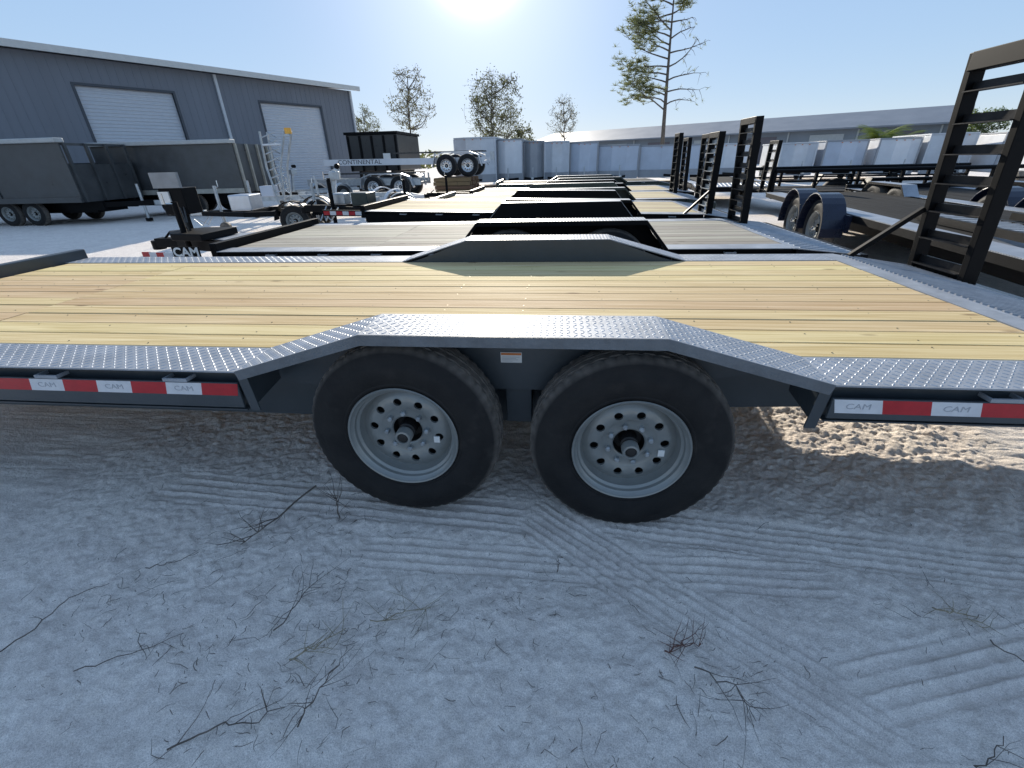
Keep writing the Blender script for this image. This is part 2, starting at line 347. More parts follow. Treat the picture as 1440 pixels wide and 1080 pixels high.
    gr = t.nodes.new('ShaderNodeMapRange'); gr.inputs['From Min'].default_value = .3; gr.inputs['From Max'].default_value = .7; gr.inputs['To Min'].default_value = .74; gr.inputs['To Max'].default_value = 1.24; t.links.new(nz(300, 2, .6), gr.inputs['Value'])
    mx4 = t.nodes.new('ShaderNodeVectorMath'); mx4.operation = 'SCALE'; t.links.new(mx2.outputs[0], mx4.inputs[0]); t.links.new(gr.outputs[0], mx4.inputs['Scale']); mx2 = mx4
    t.links.new(mx2.outputs[0], b.inputs['Base Color']); b.inputs['Roughness'].default_value = .95; b.inputs['Specular IOR Level'].default_value = .15
    bp = t.nodes.new('ShaderNodeBump'); bp.inputs['Strength'].default_value = .6; bp.inputs['Distance'].default_value = .012
    t.links.new(mth(t, 'ADD', nz(150, 4, .75), mth(t, 'MULTIPLY', nz(40, 6, .7), 2.2)), bp.inputs['Height']); t.links.new(bp.outputs[0], b.inputs['Normal'])
    o = link('ground', me, m); o['kind'] = 'structure'; o['label'] = 'pale sandy ground with tyre tracks'
    return o
GROUND = ground()

# ---------------------------------------------------------------- wheels
def wheel_meshes():
    out = {}
    half = [(.205, -.080), (.218, -.096), (.236, -.106), (.242, -.1035), (.262, -.1135), (.30, -.1175), (.318, -.1165), (.322, -.1135), (.345, -.108), (.366, -.098), (.378, -.088), (.3845, -.072),
            (.3865, -.058), (.377, -.0565), (.377, -.049), (.388, -.0475), (.389, -.018), (.379, -.0165), (.379, -.009), (.3895, -.0075)]
    prof = half + [(r, -y) for r, y in half[::-1]]
    n = 168; L = len(prof)
    edge = {9: .002, 10: .0045, 11: .0055, 12: .0045}
    def mod(j, k):
        jj = j if j < len(half) else L-1-j
        kk = k if j < len(half) else k+2
        if jj in edge and kk % 3 == 0: return -edge[jj]
        if jj in (15, 16) and kk % 4 == 1: return -.004
        if jj == 8 and k % 2: return -.0022
        return 0
    m = MB().lathe(prof, n, True, mod); out['tyre'] = m.mesh('tyre', 35)
    m = MB().lathe(half[:9]+[(.378, -.09), (.388, -.06), (.388, .06), (.378, .09)]+[(r, -y) for r, y in half[:9][::-1]], 48, True); out['tyre_far'] = m.mesh('tyre', 40)
    # rim barrel
    m = MB().lathe([(.204, .08), (.204, -.06), (.212, -.086), (.2185, -.098), (.2245, -.1065), (.222, -.1105), (.2165, -.108), (.2105, -.094), (.2035, -.088), (.2005, -.074), (.1905, -.066), (.187, -.030), (.183, -.024)], 72)
    # disc with ten hand holes
    def dy(r):
        pts = [(.06, -.034), (.100, -.036), (.108, -.042), (.128, -.049), (.150, -.048), (.166, -.038), (.183, -.024)]
        for (a, ya), (b, yb) in zip(pts, pts[1:]):
            if r <= b: return ya + (yb-ya)*max(0, (r-a))/(b-a)
        return pts[-1][1]
    nh = 10; r0, r1, rc, rh = .108, .160, .135, .0168
    for h in range(nh):
        ac = 2*math.pi*(h+.3)/nh; hw = math.pi/nh; vs = []; N = 24
        for k in range(N):
            a = 2*math.pi*k/N + math.pi/4*0
            dx, dr = math.cos(a), math.sin(a)         # tangential, radial
            hx, hr = dx*rh, dr*rh
            tmax = 1e9
            if dx: tmax = min(tmax, (hw*rc)/abs(dx))
            if dr > 1e-9: tmax = min(tmax, (r1-rc)/dr)
            if dr < -1e-9: tmax = min(tmax, (rc-r0)/-dr)
            for (tx, tr, off) in ((hx, hr, .012), (hx, hr, 0), (dx*tmax, dr*tmax, 0)):
                th = ac + tx/rc; rr = rc + tr; vs.append((rr*math.cos(th), dy(rr)+off, rr*math.sin(th)))
        fs = []
        for k in range(N):
            k2 = (k+1) % N
            for j in range(2): fs.append((k*3+j, k*3+j+1, k2*3+j+1, k2*3+j))
        m.add(vs, fs)
        # corners of the sector
        for sx in (-1, 1):
            for rr in (r0, r1):
                pass
    m.lathe([(.1595, dy(.1595)), (.166, dy(.166)), (.175, dy(.175)), (.1845, dy(.183))], 80)
    m.lathe([(.060, -.0), (.061, -.032), (.067, -.0365), (.098, -.0365), (.1075, dy(.1075)), (.1085, dy(.1085))], 80)
    # sector corner fillers lie just behind the disc face
    m.lathe([(.107, dy(.107)+.0008), (.111, dy(.111)+.0008)], 80); m.lathe([(.154, dy(.154)+.0008), (.161, dy(.161)+.0008)], 80)
    out['rim'] = m.mesh('rim', 30)
    m = MB().lathe([(.0, -.060), (.0075, -.060), (.0115, -.055), (.0115, -.030)], 6); out['lug_nut'] = m.mesh('lug_nut')
    m = MB().lathe([(.0265, -.072), (.0265, -.05), (.034, -.045), (.036, .02), (.058, .02), (.0595, -.028)], 28); out['bore'] = m.mesh('hub', 30)
    m = MB().lathe([(.027, -.068), (.0335, -.068), (.0335, -.100), (.030, -.110), (.023, -.112), (.021, -.107)], 32); out['cap'] = m.mesh('hub_cap', 30)
    m = MB().lathe([(0, -.1125), (.012, -.1125), (.018, -.110), (.021, -.106)], 20); out['plug'] = m.mesh('dust_plug', 30)
    m = MB().lathe([(.0, .03), (.195, .03), (.2, .06)], 32); out['back'] = m.mesh('brake_drum', 30)
    return out
WM = wheel_meshes()
def wheel(parent, x, y, z, side=-1, detail=True, spin=0., rimmat=None, scale=1.):
    """tyre is a part carrying rim, nuts and hub; side -1: outer face toward -Y"""
    rot = (0, spin, 0 if side < 0 else math.pi)
    t = link('wheel', WM['tyre' if detail else 'tyre_far'], RUBBER, parent, 0, (x, y, z), rot); t.scale = (scale, scale*.88, scale)
    link('rim', WM['rim'], rimmat or RIMGREY, t); link('brake_drum', WM['back'], DIRT, t)
    link('hub', WM['bore'], BLACKHOLE, t); link('hub_cap', WM['cap'], RIMGREY if detail else CHROME, t)
    if detail:
        link('dust_plug', WM['plug'], BLACKHOLE, t)
        for k in range(8):
            a = 2*math.pi*(k+.5)/8; link('lug_nut', WM['lug_nut'], GALV, t, 0, (.083*math.cos(a), 0, .083*math.sin(a)))
    return t

# ---------------------------------------------------------------- diamond plate relief
def tread_geo(uv2p, u0, u1, v0, v1, pitch=.0235, ln=.0125, wd=.0042, h=.0016, name='tread_pattern', m=None, parent=None):
    """raised lozenges on a plate; uv2p(u, v, h) maps plate coords to a point"""
    mb = MB(); nu = int((u1-u0)/pitch); nv = int((v1-v0)/pitch)
    for i in range(nu):
        for j in range(nv):
            u = u0 + (i+.5)*(u1-u0)/nu; v = v0 + (j+.5)*(v1-v0)/nv
            a = R(45) if (i+j) % 2 else R(-45); ca, sa = math.cos(a), math.sin(a)
            P = []
            for lu, lv, hh in ((-1, 0, -.0004), (-.35, -1, -.0004), (.35, -1, -.0004), (1, 0, -.0004), (.35, 1, -.0004), (-.35, 1, -.0004), (-.55, 0, h), (.55, 0, h)):
                du, dv = lu*ln*ca - lv*wd*sa, lu*ln*sa + lv*wd*ca
                P.append(uv2p(u+du, v+dv, hh))
            mb.add(P, [(0, 1, 6), (1, 2, 7, 6), (2, 3, 7), (3, 4, 7), (4, 5, 6, 7), (5, 0, 6)])
    return stuff(mb.build(name, m, parent))

# ---------------------------------------------------------------- the equipment trailers
def standing_ramp(root, x, y0, y1, zb, zt, m, n=8, lean=0., brace=None, rw=.05, rd=.085, rm=None, top=.07):
    mb = MB()
    for y in (y0, y1): mb.beam((x, y, zb), (x+lean, y, zt), rw, rd, (1, 0, 0))
    mb.beam((x+lean, y0, zt-top/2), (x+lean, y1, zt-top/2), rd, top, (0, 0, 1))
    mb.beam((x, y0, zb+.04), (x, y1, zb+.04), .03, .03)
    o = mb.build('ramp', m, root, bevel=.004)
    rg = MB().beam((0, y0+.025, 0), (0, y1-.025, 0), .006, .055).beam((-.028, y0+.025, -.024), (-.028, y1-.025, -.024), .056, .006).mesh('rung')
    for k in range(n):
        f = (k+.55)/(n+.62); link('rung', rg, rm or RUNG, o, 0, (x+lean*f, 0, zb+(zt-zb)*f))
    if brace:
        for bx, by, bz, tz in brace:
            MB().beam((bx, by, bz), (x+lean*.3-.05, by, tz), .032, .032).build('ramp_brace', m, root)
    return o

def tongue(root, xf, W_, z, L, m, plate=None, jack=True):
    yc = W_/2; tip = xf-L
    for s, y in ((-1, yc-.5), (1, yc+.5)):
        MB().beam((xf, y, z-.08), (tip+.1, yc+s*.05, z-.08), .06, .13).build('tongue_beam', m, root, bevel=.005)
    mb = MB().box(tip-.22, tip+.12, yc-.07, yc+.07, z-.13, z-.02); mb.cyl((tip-.24, yc), .075, 'z', z-.16, z-.05, 14)
    mb.beam((tip-.12, yc, z-.03), (tip-.02, yc, z+.05), .03, .02); mb.build('coupler', m, root, bevel=.006)
    if plate: MB().prism([(xf, yc-.46), (tip+.25, yc-.08), (tip+.25, yc+.08), (xf, yc+.46)], 'z', z-.014, z-.006).build('tongue_plate', plate, root)
    if jack:
        mb = MB().cyl((tip+.42, yc-.28), .033, 'z', .12, z+.42, 12); mb.cyl((tip+.42, yc-.28), .024, 'z', .05, .2, 12)
        j = mb.build('jack', m, root, smooth=40)
        MB().cyl((tip+.42, yc-.28), .085, 'z', .03, .05, 12).build('jack_foot', m, j)
        MB().tube([(tip+.42, yc-.28, z+.40), (tip+.42, yc-.40, z+.41), (tip+.42, yc-.42, z+.41), (tip+.42, yc-.42, z+.52)], .01, 6).build('crank_handle', CHROME, j)

def equipment_trailer(label, loc, rot, sp, group=None):
    root = thing('equipment_trailer', label, 'trailer', loc, rot, group)
    zd, xf, xw, xt, zt, Wd = sp['zd'], sp['xf'], sp['xw'], sp['xt'], sp['zt'], sp['W']
    fm, tm, wm, det = sp['frame'], sp['tread'], sp['wood'], sp.get('detail', False)
    fx, fz = sp['fx'], sp['fz']; sw = .232; th = .038
    # planks
    npl = sp['planks']; y0, y1 = sw+.009, Wd-sw-.009; pw = (y1-y0)/npl; cuts = sp.get('cuts', [])
    segs = list(zip([xf]+cuts, cuts+[xw])); meshes = []
    for a, b in segs:
        meshes.append(MB().box(-(b-a)/2+.0015, (b-a)/2-.0015, -pw/2+.0028, pw/2-.0028, -th, 0).mesh('plank'))
    for i in range(npl):
        for (a, b), me in zip(segs, meshes):
            p = link('plank', me, wm, root, .0025 if det else 0, ((a+b)/2, y0+pw*(i+.5)+random.uniform(-.0006, .0006), zd-.001-random.random()*.0025))
            p.scale.y = 1-random.choice((0, .004, .008, .02, .03))
            if det: p.rotation_euler = (random.uniform(-.003, .003), 0, random.uniform(-.0002, .0002))
    if det:
        mb = MB()
        for x in np.arange(xf+.22, xw, .406):
            for i in range(npl):
                for q in (random.choice((.22, .3, .72, .78)),):
                    xx = x + random.uniform(-.008, .008); yy = y0+pw*(i+q)
                    mb.cyl((xx, yy), .0032, 'z', zd-.004, zd-.0005, 6)
        stuff(mb.build('deck_screws', SCREW, root))
    # side strips of tread plate, front and rear of the fender, both sides
    for side in (0, 1):
        a0, a1 = (0, sw) if not side else (Wd-sw, Wd)
        for x0, x1 in ((xf-.05, fx[0]), (fx[3], xw)):
            if x1-x0 < .05: continue
            pl = MB().box(x0, x1, a0, a1, zd-.006, zd).build('side_plate', tm, root)
            if det: tread_geo(lambda u, v, h: (u, v, zd+h), max(x0, -3.2 if not side else x0)+.004, x1-.004, a0+.004, a1-.004, m=DIAMOND, parent=pl, pitch=.0235 if not side else .028)
        # fender
        prof = [(fx[0], zd+.001), (fx[1], fz), (fx[2], fz), (fx[3], zd+.001)]
        low = [(x, z-.007) for x, z in prof]
        fmat = sp.get('fender', fm)
        fd = MB().prism(prof + low[::-1], 'y', a0, a1).build('fender', tm, root)
        if det:
            for (p, q) in zip(prof, prof[1:]):
                L = math.hypot(q[0]-p[0], q[1]-p[1]); dx, dz = (q[0]-p[0])/L, (q[1]-p[1])/L
                tread_geo(lambda u, v, h, p=p, dx=dx, dz=dz: (p[0]+dx*u-dz*h, v, p[1]+dz*u+dx*h), .004, L-.004, a0+.005, a1-.004, m=DIAMOND, parent=fd)
        sk = .036
        yo = -.004 if not side else Wd+.0005; yi = a1+.001 if not side else a0-.007
        # outer lip hanging from the fender edge
        lip = [(x, z-.001) for x, z in prof] + [(x + (.012 if k == 0 else -.012 if k == 3 else 0), z-sk-(.004 if k in (1, 2) else 0)) for k, (x, z) in list(enumerate(prof))[::-1]]
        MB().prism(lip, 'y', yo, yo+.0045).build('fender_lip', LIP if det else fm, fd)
        # wall between deck and fender top
        MB().prism([(fx[0]+.02, zd-.03), (fx[1], fz-.003), (fx[2], fz-.003), (fx[3]-.02, zd-.03)], 'y', yi, yi+.006).build('fender_wall', fmat, fd)
        # inner wheel-well panel and end legs
        yb = sw-.0035 if not side else Wd-sw-.0005
        MB().prism([(fx[0]-.02, zd-.165), (fx[1]+.6, zd-.165), (fx[2]-.1, zd-.165), (fx[3]-.05, zd-.05), (fx[3], zd-.02), (fx[2], fz-.04), (fx[1], fz-.04), (fx[0], zd-.02)], 'y', yb, yb+.004).build('wheel_well_panel', fm, fd)
        ya, yc = (0, .05) if not side else (Wd-.05, Wd)
        for k, sgn in ((0, 1), (3, -1)):
            x = fx[k]
            MB().prism([(x, zd-.004), (x+sgn*.04, zd-.004), (x+sgn*.055, zd-.168), (x+sgn*.018, zd-.168)], 'y', yo+.0046, yo+.0106).build('fender_leg', fm, fd)
            MB().prism([(yo+.012, zd-.01), (yo+.012, zd-.16), (yo+.215 if not side else yo-.215, zd-.13), (yo+.215 if not side else yo-.215, zd-.01)], 'x', x+sgn*.02-.003, x+sgn*.02+.003).build('gusset', fm, fd)
        # side channel and rub rail
        s = 1 if not side else -1; yw = .040 if not side else Wd-.040
        for x0, x1 in ((xf-.05, fx[0]-.002), (fx[3]+.002, xw+.02)):
            zb = zd-.165 if x0 < 0 else zd-.135
            mb = MB().box(x0, x1, min(yw, yw+s*.008), max(yw, yw+s*.008), zb, zd-.007)
            mb.box(x0, x1, min(yw+s*.008, yw-s*.036), max(yw+s*.008, yw-s*.036), zb-.006, zb)
            ch = mb.build('side_rail', fm, root)
            rb = MB().box(x0, x1, min(yw-s*.036, yw-s*.046), max(yw-s*.036, yw-s*.046), zb+.012, zd-.046).build('rub_rail', fm, ch, bevel=.002)
            # stake pockets
            pk = MB(); d_ = -s*.042
            pk.box(-.05, -.043, min(0, d_), max(0, d_), .003, .016); pk.box(.043, .05, min(0, d_), max(0, d_), .003, .016); pk.box(-.05, .05, min(d_, d_-s*.007), max(d_, d_-s*.007), .003, .016)
            pk = pk.mesh('stake_pocket')
            n = max(1, int((x1-x0)/.62))
            for k in range(n):
                px = x0 + (x1-x0)*(k+.5)/n if x0 > 0 else x1-.25-.555*k
                if px > x0: link('stake_pocket', pk, tm, ch, 0, (px, yw, zd-.048))
            # reflective tape
            if det and not side:
                seg = .1485; x = x1-.004 if x0 < 0 else x0+.012; k = 0; sg = -1 if x0 < 0 else 1
                zz0, zz1 = zd-.1, zd-.049; yt = yw-.046-.0008
                while x0 < x < x1+.001 and k < 16:
                    red = (k % 2 == 0) if x0 < 0 else (k % 2 == 1)
                    lo, hi = (x-seg, x) if sg < 0 else (x, x+seg)
                    hi = min(hi, x1); lo = max(lo, x0); sl = .007*sg
                    tp = MB().prism([(lo-sl, zz1), (hi-sl, zz1), (hi+sl, zz0), (lo+sl, zz0)], 'y', yt, yt+.0006).build('reflective_tape', RED if red else WHITE, ch)
                    if not red and hi-lo > .1: text_part('CAM', .029, ((lo+hi)/2, yt-.0002, (zz0+zz1)/2), (math.pi/2, 0, 0), GREYINK, ch, bold=0, sx=1.3)
                    x += sg*seg; k += 1
    # frame below
    for y in (.42, Wd-.42):
        MB().prism([(xf-.1, zd-sp.get('beam', .31)), (.45, zd-sp.get('beam', .31)), (.6, zd-.32), (xw-.1, zd-.27), (xt-.03, zt-.14), (xt-.03, zt-.02), (xw, zd-.1), (xf-.1, zd-.1)], 'y', y-.03, y+.03).build('main_beam', fm, root)  # beam depth exaggerated to block sun from the ground underneath
    for x in np.arange(xf+.22, xw-.05, .406):
        e_ = .245 if fx[0]-.06 < x < fx[3]+.06 else .05; MB().box(x-.025, x+.025, e_, Wd-e_, zd-.1, zd-.04).build('crossmember', fm, root)
    # front rail
    if sp.get('front_rail', True):
        MB().box(xf-.13, xf-.055, .02, Wd-.02, zd-.1, zd+.075).build('front_rail', fm, root, bevel=.008)
    # axles and wheels
    wx = sp['wheels']; zc = sp.get('wz', [.385]*2); ws = sp.get('wspin', (0, .4))
    for k, x in enumerate(wx):
        MB().tube([(x, .2, zc[k]), (x, Wd-.2, zc[k])], .038, 10).build('axle', DIRT, root)
        wheel(root, x, .124, zc[k], -1, det, ws[k], sp.get('rim'))
        wheel(root, x, Wd-.124, zc[k], 1, False, 0, sp.get('rim'))
    for y in (.30, Wd-.30):
        mb = MB(); xm = (wx[0]+wx[1])/2
        for k, x in enumerate(wx):
            mb.tube([(x-.34, y, zd-.26), (x-.15, y, zc[k]+.04), (x, y, zc[k]+.055), (x+.15, y, zc[k]+.04), (x+.34, y, zd-.26)], .028, 6)
        mb.build('leaf_spring', DIRT, root)
        MB().box(xm-.055, xm+.055, y-.045, y+.025, zd-.34, zd-.15).build('spring_hanger', fm, root, bevel=.004)
    # dovetail
    if xt > xw:
        xb = xw+.10 if sp.get('lip', True) else xw+.03
        MB().box(xw+.003, xb, 0, Wd, zd-.008, zd).build('deck_end_plate', tm, root)
        ang = math.atan2(zd-zt, xt-xb); Ls = math.hypot(xt-xb, zd-zt)
        dv = MB().add([(xb, 0, zd-.001), (xt, 0, zt), (xt, Wd, zt), (xb, Wd, zd-.001), (xb, 0, zd-.009), (xt, 0, zt-.009), (xt, Wd, zt-.009), (xb, Wd, zd-.009)],
                      [(0,1,2,3),(7,6,5,4),(0,4,5,1),(1,5,6,2),(2,6,7,3),(3,7,4,0)]).build('dovetail', tm, root)
        bar = MB().prism([(-.009, 0), (-.004, .008), (.004, .008), (.009, 0)], 'x', .05, Ls-.04).mesh('traction_bar')
        n = int(Wd/sp.get('barpitch', .042))
        for k in range(n): link('traction_bar', bar, tm, dv, 0, (xb, Wd*(k+.5)/n, zd-.001), (0, ang, 0))
        for y in (0, Wd-.05): MB().prism([(xb, zd-.012), (xt, zt-.012), (xt, zt-.11), (xb, zd-.14)], 'y', y, y+.05).build('tail_rail', fm, root)
        MB().box(xt, xt+.07, 0, Wd, zt-.13, zt-.004).build('rear_bumper', fm, root, bevel=.006)
        for y in (.2, Wd-.2): MB().cyl((y, zt-.065), .045, 'x', xt+.07, xt+.085, 12).build('tail_light', RED, root)
    return root

T1S = dict(zd=.692, xf=-4.05, xw=1.93, xt=2.60, zt=.600, W=2.195, frame=SLATE, tread=SLATE_TREAD, wood=WOOD, detail=True, planks=12, cuts=[-2.89],
           fx=(-1.2, -.688, .362, .912), fz=.846, wheels=(-.6, .291), wz=(.398, .372), wspin=(.35, .12), barpitch=.04, beam=.42)
t1 = equipment_trailer('slate grey equipment trailer with new pine plank deck in the foreground', (0, 1.375, 0), (0, 0, 0), T1S)
standing_ramp(t1, 2.60, 1.70, 2.16, .575, 1.885, BLACK, 7, -.10, top=.10, brace=[(2.13, 2.17, .68, 1.0)])
standing_ramp(t1, 2.60, .06, .52, .575, 1.885, BLACK, 7, -.10, top=.10)
tongue(t1, -4.17, 2.195, .692, 1.4, SLATE)
# warning sticker on the wheel-well panel, white stickers on rims
stk = MB().box(-.222, -.137, .2265, .2283, .648, .692).build('warning_sticker', STICKER, t1); MB().box(-.220, -.139, .2255, .2264, .681, .690).build('sticker_header', ORANGE, stk)
for k in range(4): MB().box(-.216, -.216+.07*(1, .8, .9, .6)[k], .2255, .2264, .672-.006*k, .6735-.006*k).build('sticker_line', GREYINK, stk)
for (x, z) in ((-.6, .398), (.291, .372)):
    a = R(-14); MB().box(x+.128*math.cos(a)-.012, x+.128*math.cos(a)+.012, .124-.0505, .124-.0445, z+.128*math.sin(a)-.014, z+.128*math.sin(a)+.014).build('rim_sticker', STICKER, t1)

T2S = dict(zd=.60, xf=-3.45, xw=2.10, xt=2.68, zt=.545, W=2.2, frame=BLACK, tread=BLACK_TREAD, wood=OLDWOOD, planks=11, cuts=[-1.9],
           fx=(-1.0, -.78, .79, 1.005), fz=.853, wheels=(-.47, .47), wz=(.385, .385), lip=False, barpitch=.11, fender=BLACK)
t2 = equipment_trailer('black equipment trailer with weathered grey plank deck, right behind the slate one', (0, 4.31, 0), (0, 0, 0), T2S)
tongue(t2, -3.57, 2.2, .60, 1.35, BLACK, plate=BLACK_TREAD)
standing_ramp(t2, 2.28, 1.74, 2.19, .55, 1.74, BLACK, 9, -.06)
T3S = dict(T2S, zd=.66, xf=-2.9, xw=2.0, xt=2.55, zt=.60, wood=FARWOOD, cuts=[], planks=11, fx=(-1.0, -.8, .98, 1.14), fz=.84, wheels=(-.4, .56), frame=BLACK)
t3 = equipment_trailer('black trailer with yellow plank deck, third in the row from the slate one', (0, 6.85, 0), (0, R(1.25), 0), T3S)
tongue(t3, -3.02, 2.2, .66, 1.25, BLACK)
MB().box(-3.5, -3.22, .8, 1.2, .66, .86).build('toolbox', DKGREEN, t3, bevel=.015)
MB().box(-3.9, -3.68, .95, 1.2, .66, .84).build('winch', GALV, t3, bevel=.02)
for k in range(3): MB().tube([(-3.7-.15*k, .7+.1*k, .64), (-3.9-.1*k, .8, .42), (-4.1, .95, .52)], .012, 5).build('safety_chain', GALV, t3)
for k in range(6): MB().box(-3.60+k*.1, -3.505+k*.1, -.012, -.006, .60, .655).build('reflective_tape', RED if k % 2 == 0 else WHITE, t3)
MB().box(-3.62, -2.95, -.006, .03, .585, .67).build('front_corner_rail', BLACK, t3)
standing_ramp(t3, 2.10, .1, .5, .6, 1.68, BLACK, 9, -.02, brace=[(1.7, .06, .6, .95)], rm=GALV)  # pale rungs put the sunlight on black steel into their colour
standing_ramp(t3, 2.6, 1.7, 2.1, .45, 1.62, BLACK, 9, -.04)
T4S = dict(T3S, zd=.62, xf=-2.5, xw=2.4, xt=2.9, zt=.55, fx=(-.9, -.65, 1.24, 1.46), fz=.832, wheels=(-.2, .76), frame=DKGREEN, fender=DKGREEN)
t4 = equipment_trailer('dark green trailer with yellow plank deck, fourth in the row', (0, 9.4, 0), (0, 0, 0), T4S)
standing_ramp(t4, 2.55, 1.6, 2.0, .5, 1.78, BLACK, 9, -.03)
tongue(t4, -2.62, 2.2, .62, 1.2, BLACK)
t5 = equipment_trailer('black trailer at the far end of the row of plank decks', (.3, 12.1, 0), (0, 0, 0), dict(T4S, frame=BLACK, fender=BLACK, fz=.775, zd=.60))
tongue(t5, -2.62, 2.2, .60, 1.2, BLACK)
standing_ramp(t5, 2.75, .1, .55, .5, 1.72, BLACK, 8, -.04)
standing_ramp(t4, 2.75, .1, .55, .5, 1.70, BLACK, 8, -.04)

# second trailer's nose: black tray, name plate and tape on the near tongue beam
MB().prism([(-4.85, 5.30), (-4.6, 5.02), (-4.15, 4.95), (-4.15, 5.6), (-4.6, 5.6)], 'z', .60, .68).build('tool_tray', BLACK, t2, bevel=.01).location = (0, -4.31, 0)
pl = MB().box(-.15, .15, -.004, .004, -.055, .055).build('name_plate', BLACK, t2, loc=(-3.78, -.06, .605)); text_part('CAM', .12, (0, -.0055, 0), (math.pi/2, 0, 0), STICKER, pl, bold=.004, sx=1.1)
for k in range(4): MB().box(-.05, .05, -.003, .003, -.025, .025).build('reflective_tape', RED if k % 2 else WHITE, t2, loc=(-4.0-.1*k, -.05+.02*k, .575))

# ---------------------------------------------------------------- dump trailers on the left
def dump_trailer(label, loc, rz, Ln, Wd, z0, z1, body, post, roll, window=False):
    """local x along the body, y away from the yard's middle"""
    r = thing('dump_trailer', label, 'dump trailer', loc, (0, 0, rz))
    MB().box(0, Ln, 0, .05, z0, z1).build('side_panel', body, r, bevel=.01)
    MB().box(0, Ln, Wd-.05, Wd, z0, z1-(.45 if window else 0)).build('side_panel', body, r)
    MB().box(.05, Ln-.05, .05, Wd-.05, z0, z0+.06).build('bed_floor', body, r)
    for x in (0, Ln-.05):
        e = MB().box(x, x+.05, .05, Wd-.05, z0, z1-.5 if window else z1).build('end_panel', body, r)
        if window: MB().box(x, x+.05, .05, Wd-.05, z1-.06, z1).build('top_rail', post, r)
        xo = x-.06 if x == 0 else x+.05
        for k in range(4): MB().box(xo, xo+.06, .08+k*(Wd-.22)/3, .15+k*(Wd-.22)/3, z0, z1).build('end_post', post, e)
    MB().box(-.04, Ln+.04, -.12, .16, z1+.001, z1+.11).build('tarp_housing', roll, r, bevel=.02)
    MB().box(-.02, Ln+.02, -.045, -.001, z0+.001, z0+.13).build('lower_rail', post, r)
    if window: MB().box(Ln*.45, Ln*.45+.05, -.03, -.001, z0+.14, z1).build('side_post', post, r)
    for y in (.45, Wd-.5): MB().box(.1, Ln+.1, y, y+.08, .36, z0-.001).build('frame_rail', BLACK, r)
    MB().box(.2, Ln-.2, .5, Wd-.5, .3, .5).build('subframe', BLACK, r)
    for x in (Ln*.42, Ln*.42+.78):
        for y, sd_ in ((.16, -1), (Wd-.16, 1)): wheel(r, x, y, .33, sd_, False, scale=.85)
    for s_ in (-1, 1): MB().beam((Ln, Wd/2+s_*.5, .5), (Ln+1.2, Wd/2+s_*.06, .5), .07, .13).build('tongue_beam', BLACK, r)
    MB().box(Ln+1.15, Ln+1.45, Wd/2-.07, Wd/2+.07, .44, .56).build('coupler', GALV, r)
    j = MB().cyl((Ln+.95, Wd/2-.15), .035, 'z', .1, 1.0, 10).build('jack', GALV, r); MB().cyl((Ln+.95, Wd/2-.15), .09, 'z', .02, .1, 10).build('jack_foot', BLACK, j)
    return r
DGREY = mat('charcoal_body', (.058, .063, .067), .3, .1, var=.25, scale=2.5)
PGREY = mat('pale_grey', (.42, .43, .42), .5, 0, var=.1)
TAN = mat('tan_post', (.35, .34, .30), .5, .2, var=.2)
dump_trailer('charcoal dump trailer with pale tarp roll in front of the left roller door', (-14.05, 13.6, 0), R(4), 4.35, 2.0, .64, 1.98, DGREY, TAN, PGREY)
dump_trailer('charcoal dump trailer cut off by the left edge of the photo', (-17.1, 11.5, 0), R(1), 4.3, 2.0, .60, 2.02, DGREY, DGREY, PGREY, True)
# control box with bright lid on the second trailer's tongue
cb = MB().box(-4.86, -4.55, 1.05, 1.30, .86, 1.16).build('control_box', BLACK, t2, bevel=.01)
MB().box(-4.88, -4.53, 1.02, 1.06, 1.16, 1.33).build('control_lid', mat('dull_plate', (.26, .27, .28), .5, .3), cb)
MB().box(-4.86, -4.72, 1.03, 1.05, .98, 1.12).build('paper_tag', STICKER, cb)
MB().box(-4.74, -4.68, 1.13, 1.20, .5, .86).build('control_post', BLACK, t2)
for k in range(4): MB().tube([(-4.6-.05*k, 1.06, .95), (-4.5-.06*k, .92+.05*k, .78), (-4.55, 1.0, .62)], .009, 5).build('hose', DIRT, t2)

